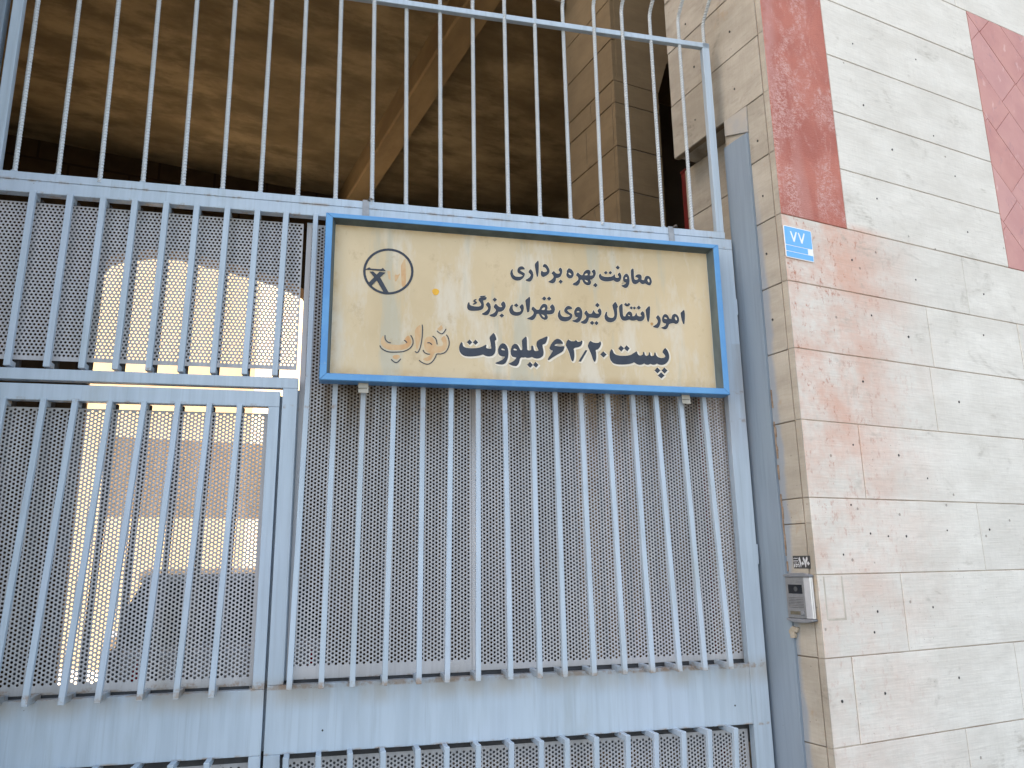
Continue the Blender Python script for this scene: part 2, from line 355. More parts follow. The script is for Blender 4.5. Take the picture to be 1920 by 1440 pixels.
def perforated(name, u0, u1, z0, z1, y, parent, vertical=True, margins=(.012, .004, .012, .004), pitch=.014, r=.0046, th=.0015):
    """steel sheet with real round holes on a staggered lattice; margins: left, right, bottom, top"""
    ml, mr, mb, mt = margins
    a, b = (z0+mb, z1-mt) if vertical else (u0+ml, u1-mr)      # direction of the nearest neighbours
    c, d = (u0+ml, u1-mr) if vertical else (z0+mb, z1-mt)
    na = int((b-a)/pitch)-1; nc = int((d-c)/(pitch*.8660254))
    pa = (b-a)/(na+.5); pc = (d-c)/nc
    K = 8; ang = np.arange(K)*2*np.pi/K+np.pi/K
    ring_o = np.array([(pa/2, 0), (pa/2, pc/2), (0, pc/2), (-pa/2, pc/2), (-pa/2, 0), (-pa/2, -pc/2), (0, -pc/2), (pa/2, -pc/2)])
    ring_i = np.stack([np.cos(np.arange(K)*2*np.pi/K), np.sin(np.arange(K)*2*np.pi/K)], 1)*r
    cells = []
    for j in range(nc):
        off = pa/2 if j % 2 else 0
        cells.append(np.stack([a+off+pa*(np.arange(na)+.5), np.full(na, c+pc*(j+.5))], 1))
    cells = np.concatenate(cells); n = len(cells)
    A = cells[:, None, :]+np.concatenate([ring_o, ring_i])[None]      # n,16,2
    V = np.zeros((n, 24, 3)); ia, ic = (2, 0) if vertical else (0, 2)
    V[:, :16, ia] = A[..., 0]; V[:, :16, ic] = A[..., 1]; V[:, :16, 1] = y
    V[:, 16:, ia] = A[:, 8:, 0]; V[:, 16:, ic] = A[:, 8:, 1]; V[:, 16:, 1] = y+th
    k = np.arange(K); k2 = (k+1) % K
    f1 = np.stack([k, k2, k2+8, k+8], 1); f2 = np.stack([k+8, k2+8, k2+16, k+16], 1)
    F = np.concatenate([f1, f2]); 
    if not vertical: F = F[:, ::-1]
    F = (F[None]+(np.arange(n)*24)[:, None, None]).reshape(-1, 4)
    V = V.reshape(-1, 3); ex = []; exf = []
    def quad(a0, a1, c0, c1):
        if a1-a0 < 1e-6 or c1-c0 < 1e-6: return
        o = len(V)+len(ex)
        for aa, cc in ((a0, c0), (a1, c0), (a1, c1), (a0, c1)):
            p = [0, y, 0]; p[ia] = aa; p[ic] = cc; ex.append(p)
        exf.append((o, o+1, o+2, o+3) if vertical is False else (o+3, o+2, o+1, o))
    for j in range(nc):                       # half cells at the row ends
        c0, c1 = c+pc*j, c+pc*(j+1)
        if j % 2: quad(a, a+pa/2, c0, c1)
        else: quad(b-pa/2, b, c0, c1)
    ga, gb, gc, gd = (z0, z1, u0, u1) if vertical else (u0, u1, z0, z1)
    quad(ga, gb, gc, c); quad(ga, gb, d, gd); quad(ga, a, c, d); quad(b, gb, c, d)
    V = np.concatenate([V, np.array(ex).reshape(-1, 3)]); F = np.concatenate([F, np.array(exf).reshape(-1, 4)])
    me = bpy.data.meshes.new(name); me.vertices.add(len(V)); me.vertices.foreach_set('co', V.ravel())
    me.loops.add(len(F)*4); me.loops.foreach_set('vertex_index', F.ravel().astype(np.int32))
    me.polygons.add(len(F)); me.polygons.foreach_set('loop_start', np.arange(len(F), dtype=np.int32)*4)
    me.update(calc_edges=True); me.validate()
    return link(name, me, 'plate', parent)

# traced outlines of the painted letters, in tenths of a millimetre on the sign (u, z); ST: sticker (y, z)
L1=[[(-10039,27588),(-10095,27498),(-10115,27383),(-10089,27271),(-10018,27172),(-9908,27123),(-9780,27127),(-9660,27179),(-9566,27280),(-9527,27387),(-9526,27444),(-9590,27478),(-9700,27536),(-9717,27573),(-9662,27606),(-9588,27611),(-9517,27620),(-9540,27681),(-9604,27734),(-9696,27727),(-9780,27669),(-9819,27575),(-9820,27490),(-9766,27437),(-9665,27396),(-9592,27354),(-9648,27303),(-9778,27274),(-9906,27275),(-9988,27335),(-10023,27418),(-10031,27503),(-10015,27580)],[(-9291,27642),(-9368,27513),(-9295,27451),(-9259,27378),(-9317,27288),(-9410,27215),(-9504,27161),(-9431,27128),(-9339,27106),(-9264,27140),(-9197,27259),(-9166,27394),(-9183,27507),(-9227,27599)],[(-8944,28042),(-9005,27980),(-9091,27877),(-9084,27763),(-9060,27612),(-9039,27460),(-9010,27338),(-8982,27350),(-8957,27466),(-8941,27658),(-8932,27889)],[(-8689,27908),(-8737,27856),(-8757,27777),(-8692,27782),(-8628,27729),(-8583,27646),(-8594,27588),(-8660,27554),(-8753,27557),(-8790,27593),(-8817,27610),(-8844,27512),(-8841,27417),(-8795,27363),(-8740,27352),(-8626,27413),(-8531,27497),(-8481,27596),(-8488,27692),(-8542,27803),(-8614,27894)],[(-8024,27812),(-8102,27701),(-8048,27637),(-8030,27581),(-8079,27529),(-8173,27522),(-8238,27556),(-8302,27638),(-8399,27525),(-8334,27472),(-8304,27398),(-8329,27320),(-8425,27227),(-8549,27151),(-8456,27120),(-8354,27104),(-8287,27141),(-8238,27230),(-8220,27346),(-8122,27357),(-8026,27418),(-7966,27537),(-7943,27654),(-7959,27750)],[(-8020,27284),(-8107,27192),(-8016,27112),(-7934,27204)],[(-7664,27800),(-7754,27668),(-7733,27602),(-7767,27551),(-7760,27456),(-7696,27383),(-7612,27364),(-7515,27415),(-7459,27516),(-7461,27631),(-7523,27743),(-7598,27786)],[(-7670,27626),(-7681,27558),(-7635,27513),(-7560,27499),(-7549,27548),(-7604,27602)],[(-7279,27654),(-7360,27523),(-7285,27470),(-7250,27395),(-7272,27317),(-7370,27223),(-7525,27126),(-7431,27085),(-7337,27066),(-7259,27125),(-7198,27245),(-7185,27342),(-7089,27349),(-7055,27235),(-6973,27154),(-6859,27118),(-6762,27159),(-6725,27239),(-6737,27315),(-6773,27371),(-6696,27386),(-6597,27461),(-6526,27563),(-6502,27681),(-6526,27796),(-6582,27835),(-6683,27726),(-6618,27663),(-6611,27596),(-6651,27554),(-6786,27544),(-6744,27625),(-6731,27723),(-6776,27788),(-6853,27792),(-6941,27756),(-7021,27663),(-7064,27534),(-7150,27538),(-7224,27590)],[(-6997,27539),(-6965,27609),(-6887,27649),(-6844,27618),(-6858,27558),(-6930,27542)],[(-7004,27345),(-6959,27271),(-6883,27243),(-6844,27269),(-6867,27316),(-6937,27344)],[(-6529,27243),(-6638,27139),(-6536,27055),(-6446,27152)],[(-6319,27665),(-6371,27574),(-6347,27459),(-6273,27386),(-6139,27347),(-5984,27352),(-5847,27381),(-5738,27424),(-5673,27370),(-5576,27351),(-5467,27394),(-5403,27506),(-5388,27624),(-5413,27720),(-5459,27780),(-5552,27671),(-5487,27598),(-5499,27548),(-5588,27522),(-5665,27546),(-5670,27643),(-5693,27690),(-5730,27619),(-5820,27564),(-5976,27534),(-6131,27532),(-6227,27565),(-6283,27609),(-6296,27657)],[(-6052,27801),(-6147,27716),(-6058,27651),(-5983,27728)],[(-5867,27815),(-5943,27725),(-5864,27665),(-5792,27742)],[(-5523,28080),(-5615,27984),(-5521,27905),(-5439,27993)],[(-5166,27748),(-5248,27683),(-5308,27571),(-5308,27454),(-5273,27378),(-5166,27350),(-5228,27284),(-5309,27229),(-5398,27210),(-5333,27150),(-5237,27112),(-5137,27153),(-5061,27295),(-5035,27434),(-5046,27609),(-5099,27723)],[(-5173,27610),(-5224,27567),(-5236,27517),(-5178,27502),(-5128,27521),(-5135,27583)],[(-4858,28001),(-4941,27931),(-4953,27812),(-4948,27597),(-4928,27402),(-4873,27327),(-4776,27311),(-4675,27361),(-4591,27445),(-4537,27360),(-4439,27334),(-4338,27384),(-4261,27330),(-4164,27297),(-4092,27342),(-4045,27463),(-4067,27599),(-4131,27694),(-4239,27720),(-4321,27670),(-4367,27559),(-4380,27509),(-4489,27511),(-4507,27549),(-4484,27669),(-4526,27745),(-4634,27756),(-4715,27711),(-4778,27644),(-4700,27624),(-4623,27580),(-4666,27518),(-4766,27492),(-4824,27527),(-4837,27644),(-4831,27841),(-4831,27959)],[(-4196,27610),(-4239,27548),(-4233,27479),(-4177,27414),(-4135,27457),(-4139,27555)]]
L2=[[(-11817,26079),(-11861,25981),(-11875,25870),(-11844,25780),(-11756,25740),(-11614,25739),(-11437,25759),(-11294,25804),(-11223,25891),(-11213,26039),(-11248,26194),(-11131,26220),(-11086,26334),(-11220,26316),(-11381,26287),(-11426,26192),(-11364,26122),(-11311,26033),(-11320,25959),(-11418,25916),(-11596,25914),(-11737,25942),(-11782,25985),(-11790,26068)],[(-11363,26344),(-11327,26364),(-11130,26392),(-11148,26354),(-11345,26311)],[(-11497,26233),(-11595,26209),(-11639,26151),(-11622,26106),(-11560,26088),(-11658,26021),(-11649,25975),(-11498,26031),(-11471,26106),(-11533,26144),(-11559,26161),(-11497,26196)],[(-11042,26142),(-11133,26016),(-11071,25956),(-11026,25876),(-11072,25790),(-11188,25691),(-11304,25629),(-11207,25589),(-11100,25586),(-11019,25637),(-10956,25779),(-10933,25927),(-10953,26055)],[(-10430,26208),(-10526,26073),(-10469,26002),(-10460,25956),(-10560,25941),(-10640,25991),(-10729,26088),(-10820,25943),(-10749,25883),(-10714,25812),(-10759,25726),(-10867,25646),(-11002,25592),(-10904,25543),(-10779,25532),(-10689,25601),(-10633,25765),(-10543,25766),(-10435,25819),(-10352,25935),(-10329,26038),(-10359,26148)],[(-10772,26335),(-10853,26241),(-10769,26169),(-10682,26252)],[(-10490,25692),(-10581,25598),(-10492,25525),(-10405,25612)],[(-10061,26092),(-10134,26013),(-10181,25881),(-10165,25761),(-10085,25664),(-9950,25632),(-9804,25644),(-9676,25726),(-9610,25859),(-9589,25991),(-9606,26092),(-9660,26136),(-9771,26008),(-9718,25946),(-9691,25873),(-9747,25805),(-9875,25779),(-9983,25800),(-10037,25871),(-10053,25963),(-10037,26075)],[(-9887,26149),(-9988,26069),(-9890,25987),(-9807,26071)],[(-9336,26471),(-9408,26404),(-9516,26304),(-9503,26183),(-9479,25998),(-9452,25795),(-9401,25816),(-9363,25856),(-9341,26062),(-9321,26344)],[(-9212,26066),(-9279,25935),(-9216,25892),(-9172,25811),(-9201,25716),(-9313,25617),(-9475,25548),(-9370,25512),(-9243,25491),(-9150,25562),(-9083,25686),(-9068,25765),(-8962,25772),(-8927,25677),(-8847,25579),(-8737,25529),(-8635,25563),(-8605,25640),(-8622,25713),(-8658,25767),(-8426,25790),(-8341,25861),(-8300,25994),(-8315,26106),(-8396,26218),(-8511,26085),(-8457,26023),(-8440,25967),(-8515,25935),(-8644,25936),(-8605,26032),(-8620,26153),(-8693,26200),(-8795,26189),(-8890,26080),(-8949,25937),(-9050,25921),(-9122,25982)],[(-8866,25938),(-8827,26009),(-8743,26061),(-8697,26036),(-8718,25960),(-8783,25935)],[(-8879,25754),(-8826,25664),(-8744,25622),(-8721,25670),(-8760,25724),(-8824,25754)],[(-8732,26517),(-8821,26423),(-8730,26344),(-8647,26434)],[(-8522,26523),(-8617,26430),(-8532,26356),(-8440,26441)],[(-8096,25979),(-8164,25852),(-8181,25720),(-8143,25610),(-8043,25532),(-7895,25512),(-7745,25549),(-7630,25640),(-7573,25756),(-7586,25840),(-7678,25881),(-7788,25969),(-7786,26016),(-7692,26041),(-7569,26058),(-7595,26132),(-7706,26181),(-7801,26147),(-7888,26038),(-7910,25943),(-7847,25871),(-7736,25821),(-7654,25770),(-7721,25719),(-7871,25691),(-8001,25712),(-8073,25792),(-8089,25876),(-8073,25971)],[(-7321,26163),(-7417,26095),(-7484,25968),(-7474,25818),(-7411,25737),(-7318,25718),(-7405,25634),(-7501,25581),(-7595,25557),(-7484,25507),(-7354,25490),(-7257,25567),(-7177,25704),(-7146,25875),(-7165,26044),(-7237,26144)],[(-7327,25997),(-7394,25945),(-7404,25926),(-7320,25918),(-7253,25935),(-7271,25981)],[(-6986,26021),(-7066,25899),(-7002,25836),(-6967,25753),(-7008,25676),(-7125,25575),(-7249,25521),(-7148,25470),(-7035,25458),(-6948,25528),(-6886,25664),(-6873,25740),(-6721,25749),(-6627,25735),(-6513,25727),(-6416,25785),(-6344,25903),(-6326,26019),(-6354,26122),(-6401,26157),(-6501,26037),(-6437,25964),(-6449,25916),(-6563,25919),(-6627,25982),(-6661,26075),(-6703,25977),(-6734,25909),(-6830,25884),(-6914,25927),(-6948,26010)],[(-6487,26386),(-6581,26279),(-6485,26196),(-6391,26291)],[(-6737,25601),(-6835,25512),(-6744,25423),(-6655,25517)],[(-6556,25603),(-6640,25512),(-6564,25427),(-6474,25521)],[(-5698,26482),(-5836,26335),(-5814,26202),(-5769,26033),(-5765,25880),(-5823,25782),(-5939,25766),(-6052,25807),(-6096,25890),(-6093,25975),(-6071,26024),(-6120,26012),(-6182,25894),(-6198,25760),(-6145,25649),(-6043,25589),(-5908,25591),(-5771,25652),(-5689,25771),(-5651,25963),(-5652,26231),(-5599,26254),(-5641,26385)],[(-5407,26415),(-5488,26357),(-5545,26295),(-5547,26123),(-5529,25894),(-5487,25763),(-5404,25695),(-5288,25694),(-5130,25755),(-5035,25713),(-4899,25720),(-4809,25764),(-4743,25710),(-4607,25712),(-4506,25772),(-4450,25900),(-4452,26034),(-4496,26118),(-4544,26141),(-4629,26024),(-4574,25950),(-4596,25910),(-4714,25904),(-4789,25957),(-4808,26071),(-4846,25973),(-4899,25902),(-4997,25887),(-4986,25984),(-5036,26077),(-5112,26101),(-5193,26048),(-5276,25928),(-5289,25870),(-5376,25865),(-5401,25940),(-5403,26112),(-5401,26343)],[(-5158,25964),(-5198,25933),(-5142,25898),(-5084,25888),(-5086,25930)],[(-5250,26464),(-5321,26390),(-5253,26323),(-5187,26398)],[(-5113,26472),(-5181,26399),(-5120,26331),(-5054,26407)],[(-5013,26328),(-5089,26256),(-5020,26193),(-4952,26264)],[(-4882,26326),(-4946,26259),(-4889,26201),(-4815,26267)],[(-4678,26378),(-4782,26275),(-4687,26209),(-4595,26286)],[(-4216,26387),(-4299,26314),(-4387,26212),(-4379,26116),(-4368,25962),(-4339,25772),(-4305,25687),(-4273,25737),(-4234,25893),(-4207,26126),(-4189,26340)],[(-3853,26021),(-3949,25900),(-3884,25826),(-3860,25741),(-3905,25642),(-4008,25560),(-4110,25506),(-4014,25467),(-3897,25451),(-3823,25532),(-3765,25669),(-3741,25806),(-3770,25920)],[(-3542,26078),(-3626,26006),(-3673,25887),(-3671,25752),(-3616,25687),(-3498,25669),(-3533,25586),(-3637,25513),(-3747,25482),(-3661,25435),(-3544,25416),(-3460,25484),(-3380,25662),(-3248,25699),(-3168,25713),(-3091,25678),(-2989,25703),(-2926,25814),(-2923,25950),(-2985,26072),(-3102,26118),(-3206,26050),(-3253,25930),(-3247,25873),(-3356,25876),(-3389,25981),(-3444,26055)],[(-3550,25952),(-3593,25901),(-3575,25873),(-3496,25858),(-3440,25865),(-3472,25927)],[(-3079,25999),(-3114,25929),(-3080,25844),(-3031,25823),(-2997,25887),(-3031,25982)],[(-2667,26319),(-2743,26243),(-2828,26169),(-2812,26014),(-2781,25822),(-2740,25688),(-2700,25691),(-2671,25828),(-2645,26063),(-2649,26239)]]
L3=[[(-12107,24430),(-12168,24317),(-12191,24208),(-12173,24067),(-12107,23963),(-11986,23889),(-11794,23876),(-11567,23896),(-11375,23940),(-11252,23985),(-11164,23936),(-11023,23910),(-10882,23949),(-10793,24043),(-10760,24170),(-10763,24350),(-10788,24566),(-10734,24586),(-10725,24641),(-10768,24784),(-10824,24881),(-10991,24682),(-10957,24521),(-10923,24342),(-10906,24235),(-10986,24213),(-11109,24225),(-11141,24259),(-11117,24383),(-11197,24338),(-11338,24259),(-11514,24214),(-11741,24198),(-11933,24212),(-12038,24260),(-12059,24340),(-12073,24411)],[(-11779,24547),(-11884,24442),(-11779,24345),(-11685,24448)],[(-11548,24554),(-11648,24446),(-11552,24356),(-11451,24456)],[(-10477,24473),(-10585,24377),(-10649,24229),(-10651,24067),(-10590,23971),(-10457,23941),(-10368,23933),(-10441,23826),(-10601,23729),(-10788,23649),(-10638,23616),(-10461,23610),(-10354,23686),(-10271,23869),(-10242,24086),(-10274,24302),(-10362,24442)],[(-10489,24270),(-10543,24225),(-10490,24183),(-10365,24180),(-10400,24232)],[(-9985,24475),(-10085,24383),(-10147,24199),(-10135,24019),(-10065,23941),(-9904,23925),(-9978,23810),(-10104,23715),(-10247,23655),(-10106,23589),(-9928,23570),(-9837,23673),(-9770,23928),(-9617,23935),(-9563,23955),(-9491,23923),(-9383,23937),(-9283,23977),(-9220,23935),(-9076,23914),(-8948,23947),(-8837,24043),(-8812,24190),(-8848,24371),(-8863,24498),(-8715,24552),(-8626,24832),(-8672,24839),(-9042,24654),(-9090,24542),(-9092,24432),(-9031,24307),(-9014,24235),(-9124,24203),(-9214,24235),(-9238,24416),(-9273,24432),(-9310,24412),(-9313,24257),(-9377,24218),(-9486,24231),(-9490,24449),(-9495,24704),(-9511,24795),(-9585,24736),(-9686,24631),(-9680,24440),(-9666,24240),(-9756,24209),(-9808,24324),(-9878,24448)],[(-10006,24288),(-10052,24240),(-10007,24202),(-9882,24203),(-9917,24256)],[(-9377,23761),(-9488,23634),(-9373,23531),(-9264,23644)],[(-9152,23766),(-9252,23644),(-9138,23545),(-9037,23654)],[(-8223,24770),(-8344,24708),(-8477,24554),(-8570,24357),(-8520,24305),(-8421,24264),(-8507,24113),(-8602,23981),(-8650,23888),(-8605,23868),(-8474,23969),(-8269,24106),(-8026,24246),(-7967,24377),(-7936,24471),(-8168,24441),(-8351,24469),(-8368,24505),(-8275,24555),(-8127,24581),(-7998,24569),(-8032,24659),(-8122,24738)],[(-7770,24762),(-7847,24660),(-7885,24519),(-7819,24384),(-7750,24222),(-7700,24041),(-7667,23914),(-7623,23861),(-7575,23918),(-7541,24103),(-7552,24305),(-7578,24378),(-7502,24437),(-7370,24461),(-7256,24523),(-7196,24637),(-7189,24730),(-7221,24743),(-7269,24689),(-7382,24674),(-7454,24754),(-7511,24695),(-7642,24688),(-7724,24721)],[(-7067,24347),(-6992,24341),(-7280,23867),(-7372,23872)],[(-6845,24751),(-6915,24651),(-6966,24528),(-6897,24373),(-6820,24192),(-6762,23992),(-6720,23883),(-6672,23903),(-6628,24071),(-6630,24256),(-6653,24385),(-6548,24409),(-6459,24506),(-6396,24658),(-6421,24754),(-6490,24681),(-6613,24666),(-6744,24687)],[(-6315,24336),(-6440,24200),(-6316,24089),(-6183,24212)],[(-5970,24440),(-6032,24322),(-6053,24153),(-6019,23988),(-5911,23863),(-5742,23824),(-5495,23826),(-5264,23854),(-5109,23898),(-5011,23949),(-4918,23879),(-4805,23847),(-4689,23861),(-4580,23916),(-4495,23869),(-4399,23864),(-4309,23915),(-4224,23877),(-4107,23886),(-4026,23937),(-3932,23894),(-3776,23886),(-3636,23944),(-3521,24062),(-3466,24216),(-3476,24367),(-3531,24516),(-3623,24616),(-3758,24429),(-3670,24339),(-3617,24247),(-3679,24187),(-3818,24162),(-3972,24202),(-4045,24284),(-4067,24396),(-4107,24375),(-4124,24261),(-4243,24222),(-4298,24272),(-4301,24388),(-4340,24383),(-4357,24269),(-4476,24217),(-4540,24279),(-4553,24392),(-4602,24380),(-4608,24276),(-4727,24224),(-4822,24248),(-4856,24321),(-4871,24409),(-4971,24344),(-5130,24243),(-5324,24191),(-5573,24179),(-5762,24204),(-5873,24273),(-5915,24383),(-5932,24429)],[(-5552,24616),(-5663,24485),(-5544,24373),(-5427,24509)],[(-5302,24634),(-5410,24510),(-5285,24394),(-5183,24521)],[(-4017,23763),(-4138,23632),(-4022,23525),(-3888,23643)],[(-3705,23769),(-3830,23645),(-3711,23529),(-3580,23656)],[(-3864,23560),(-4008,23427),(-3869,23317),(-3722,23439)]]
NS=[[(-15033,24560),(-15030,24438),(-14987,24352),(-14902,24286),(-14809,24270)],[(-15223,24148),(-15163,24046),(-15045,23965),(-14877,23912),(-14627,23915),(-14393,23940),(-14226,23995),(-14076,24099),(-13993,24226),(-13969,24333),(-13988,24474),(-14067,24614)],[(-14313,24400),(-14249,24363),(-14206,24304)],[(-14788,23629),(-14686,23538),(-14586,23503),(-14503,23564),(-14422,23667)],[(-13630,25062),(-13614,24884),(-13624,24581),(-13663,24278),(-13720,24064),(-13786,23946),(-13837,23935),(-13888,23982)],[(-13231,24619),(-13145,24570),(-13076,24467),(-13044,24291)],[(-13426,24334),(-13366,24349),(-13297,24323),(-13245,24267)],[(-13584,24044),(-13532,23958),(-13430,23901),(-13310,23898)],[(-13732,23638),(-13612,23551),(-13442,23494),(-13307,23530),(-13189,23649),(-13105,23793),(-13054,23910),(-12900,23923),(-12746,23986),(-12644,24115),(-12584,24296),(-12585,24456),(-12629,24615),(-12698,24701)],[(-13061,24842),(-12957,24758),(-12862,24731),(-12785,24795),(-12703,24937)]]
NF=[[(-15116,24538),(-15179,24412),(-15192,24254),(-15114,24118),(-14962,24012),(-14712,23981),(-14428,24003),(-14210,24075),(-14061,24223),(-14029,24365),(-14082,24522),(-14168,24606),(-14301,24457),(-14231,24320),(-14264,24248),(-14532,24200),(-14800,24204),(-14984,24247),(-15062,24383),(-15082,24523)],[(-13715,25057),(-13867,24906),(-13916,24743),(-13896,24531),(-13858,24268),(-13838,24040),(-13788,24095),(-13724,24363),(-13676,24631),(-13677,24952)],[(-13368,24612),(-13504,24516),(-13553,24319),(-13534,24143),(-13430,23972),(-13294,23943),(-13344,23817),(-13614,23682),(-13444,23611),(-13291,23662),(-13207,23806),(-13140,23968),(-12935,23977),(-12747,24075),(-12661,24257),(-12680,24505),(-12767,24679),(-12904,24529),(-12800,24356),(-12834,24248),(-13074,24201),(-13109,24376),(-13214,24549)],[(-12891,25085),(-13045,24915),(-12941,24831),(-12821,24963)],[(-14740,23736),(-14658,23809),(-14491,23817),(-14440,23732),(-14571,23622),(-14705,23668)],[(-14330,27722),(-14483,27449),(-14479,27204),(-14439,26568),(-14381,26542),(-14269,26640),(-14315,27693)],[(-15005,27151),(-14892,27159),(-14870,26796),(-14942,26836)],[(-14718,27035),(-14590,27013),(-14491,27112),(-14642,26766),(-14706,26747)]]
EM=[[[(-13998,27204),(-14007,27055),(-14041,26909),(-14097,26768),(-14175,26637),(-14272,26519),(-14385,26416),(-14512,26331),(-14651,26266),(-14796,26222),(-14945,26201),(-15094,26203),(-15240,26227),(-15379,26274),(-15508,26341),(-15623,26428),(-15722,26532),(-15803,26650),(-15864,26781),(-15902,26920),(-15918,27065),(-15910,27212),(-15880,27357),(-15826,27497),(-15752,27629),(-15658,27749),(-15546,27854),(-15420,27942),(-15282,28010),(-15136,28056),(-14985,28080),(-14833,28080),(-14685,28057),(-14543,28011),(-14411,27943),(-14293,27855),(-14192,27749),(-14110,27627),(-14050,27494),(-14012,27352)],[(-14072,27199),(-14081,27062),(-14112,26926),(-14164,26797),(-14236,26676),(-14325,26567),(-14430,26472),(-14547,26393),(-14675,26333),(-14809,26293),(-14947,26273),(-15085,26274),(-15219,26297),(-15348,26340),(-15466,26402),(-15573,26482),(-15665,26578),(-15739,26687),(-15795,26808),(-15831,26937),(-15845,27070),(-15838,27206),(-15810,27340),(-15761,27469),(-15692,27591),(-15604,27701),(-15501,27798),(-15385,27879),(-15258,27941),(-15123,27984),(-14983,28006),(-14844,28006),(-14706,27985),(-14576,27942),(-14454,27880),(-14345,27798),(-14252,27701),(-14176,27589),(-14120,27466),(-14085,27335)]],[[(-15674,27075),(-15548,27081),(-15267,26844),(-14944,26285),(-15113,26267),(-15377,26715)]],[[(-15301,27087),(-15081,27072),(-15296,26857),(-15596,26512),(-15711,26602),(-15507,26842)]],[[(-15845,27143),(-15700,27241),(-15635,27193),(-15247,27194),(-15178,27253),(-15069,27146),(-15246,27141),(-15613,27152)]]]
SP=[(-13119,26424),(-4142,25619)]
ST=[[(22736,16141),(22792,16059),(22743,15933),(22723,15836),(22704,15730),(22671,15836),(22678,15932),(22705,16077)],[(22541,16143),(22574,16085),(22568,16028),(22518,15921),(22496,15835),(22470,15744),(22449,15754),(22420,15882),(22368,15987),(22335,16044),(22353,16149),(22403,16112),(22437,16045),(22458,15983),(22487,16055)],[(22602,15970),(22663,15899),(22602,15816),(22534,15893)],[(22332,15972),(22393,15892),(22327,15815),(22247,15891)],[(23053,16082),(22990,16106),(22899,16095),(22806,16103),(22809,16084),(22902,16070),(22993,16081),(23055,16067)],[(23053,16004),(22806,16004),(22809,15975),(23056,15977)],[(23013,15926),(22888,15925),(22891,15903),(23016,15904)],[(22829,15924),(22776,15928),(22779,15902),(22832,15902)],[(23033,15872),(22987,15872),(22994,15760),(23042,15751)],[(22954,15872),(22874,15876),(22873,15837),(22959,15833)],[(22961,15814),(22908,15818),(22909,15755),(22942,15755)],[(22869,15866),(22776,15875),(22767,15841),(22867,15832)],[(22869,15818),(22842,15823),(22835,15774),(22868,15774)],[(22795,15827),(22756,15832),(22779,15750),(22805,15750)]]

# ---------------------------------------------------------------- ground
b = MB(); b.box(-120, 120, -120, 2.24, -.3, 0); tag(b.build('street', 'asphalt'), kind='structure')
b = MB(); b.box(-1.9, 4.8, 2.241, 8.7, -.2, .008); tag(b.build('driveway', 'drive'), kind='structure')
b = MB(); b.box(-30, 30, 2.24, 60, -.3, .004); tag(b.build('yard_paving', 'yard_floor'), kind='structure')

# ---------------------------------------------------------------- the stone gatehouse
CX, CY = 2.3274, 2.2015                      # the corner where the street front meets the gate jamb
bld = empty('stone_gatehouse', (0, 0, 0))
tag(bld, 'pale stone gatehouse with red granite panels and a dark vaulted driveway behind the gate', 'building')
ZC = [0, .34, .646, .946, 1.250, 1.547, 1.834, 2.136, 2.426, 2.710, 3.003, 3.291, 3.578, 3.870, 4.175, 4.474, 4.77, 5.07]
VJ = {1: [2.9, 3.7, 4.6], 0: [3.3, 4.2], 2: [3.05, 3.95, 5.0], 3: [2.467, 3.43, 4.35], 4: [2.783, 3.95, 4.9], 5: [3.318, 4.3], 6: [2.642, 3.72, 4.8], 7: [3.134, 4.1, 5.1], 8: [3.166, 3.824, 4.7], 9: [3.473, 4.45]}
rs = random.Random(3)
def slab_y(mb, x0, x1, z0, z1, y, dep=.03, g=.0016, ch=.0018):
    """one facing slab with eased edges, its face on the plane y (facing the street)"""
    j = lambda s: rs.uniform(-s, s)
    y = y+abs(j(.0012)); x0 += g; x1 -= g; z0 += g+abs(j(.0007)); z1 -= g+abs(j(.0007))
    mb.hexa([(x0+ch, y+j(.0005), z0+ch), (x0, y+ch, z0), (x0, y+ch, z1), (x0+ch, y+j(.0005), z1-ch), (x1-ch, y+j(.0005), z0+ch), (x1, y+ch, z0), (x1, y+ch, z1), (x1-ch, y+j(.0005), z1-ch)])
    mb.box(x0, x1, y+ch+.0002, y+dep, z0, z1)
def slab_x(mb, y0, y1, z0, z1, x, dep=.03, g=.0016, ch=.0018):
    """one facing slab on the plane x (facing the gateway)"""
    j = lambda s: rs.uniform(-s, s)
    x = x+abs(j(.0012)); y0 += g; y1 -= g; z0 += g+abs(j(.0008)); z1 -= g+abs(j(.0008))
    mb.hexa([(x+j(.0005), y0+ch, z0+ch), (x+ch, y0, z0), (x+ch, y0, z1), (x+j(.0005), y0+ch, z1-ch), (x+j(.0005), y1-ch, z0+ch), (x+ch, y1, z0), (x+ch, y1, z1), (x+j(.0005), y1-ch, z1-ch)])
    mb.box(x+ch+.0002, x+dep, y0, y1, z0, z1)
b = MB()
for i in range(10):
    xs = [CX+.0038]+VJ[i]+[6.0]
    for k in range(len(xs)-1): slab_y(b, xs[k], xs[k+1], ZC[i], ZC[i+1], CY)
for i in range(10, 15): slab_y(b, 2.714, 3.836, ZC[i], ZC[i+1], CY)
for i in range(15, 17):
    for x0, x1 in ((2.714, 3.75), (3.75, 4.6), (4.6, 6.0)): slab_y(b, x0, x1, ZC[i], ZC[i+1], CY)
b.build('street_facing', 'stone', bld)
b = MB(); b.box(CX+.0068, 6.0, CY+.0052, CY+.034, 0, 5.07); b.build('mortar_bed', 'mortar', bld)
for z0, z1 in ((3.003, 5.07),):
    b = MB(); slab_y(b, CX+.0038, 2.714, z0, z1, CY-.001); b.build('red_panel', 'red', bld)
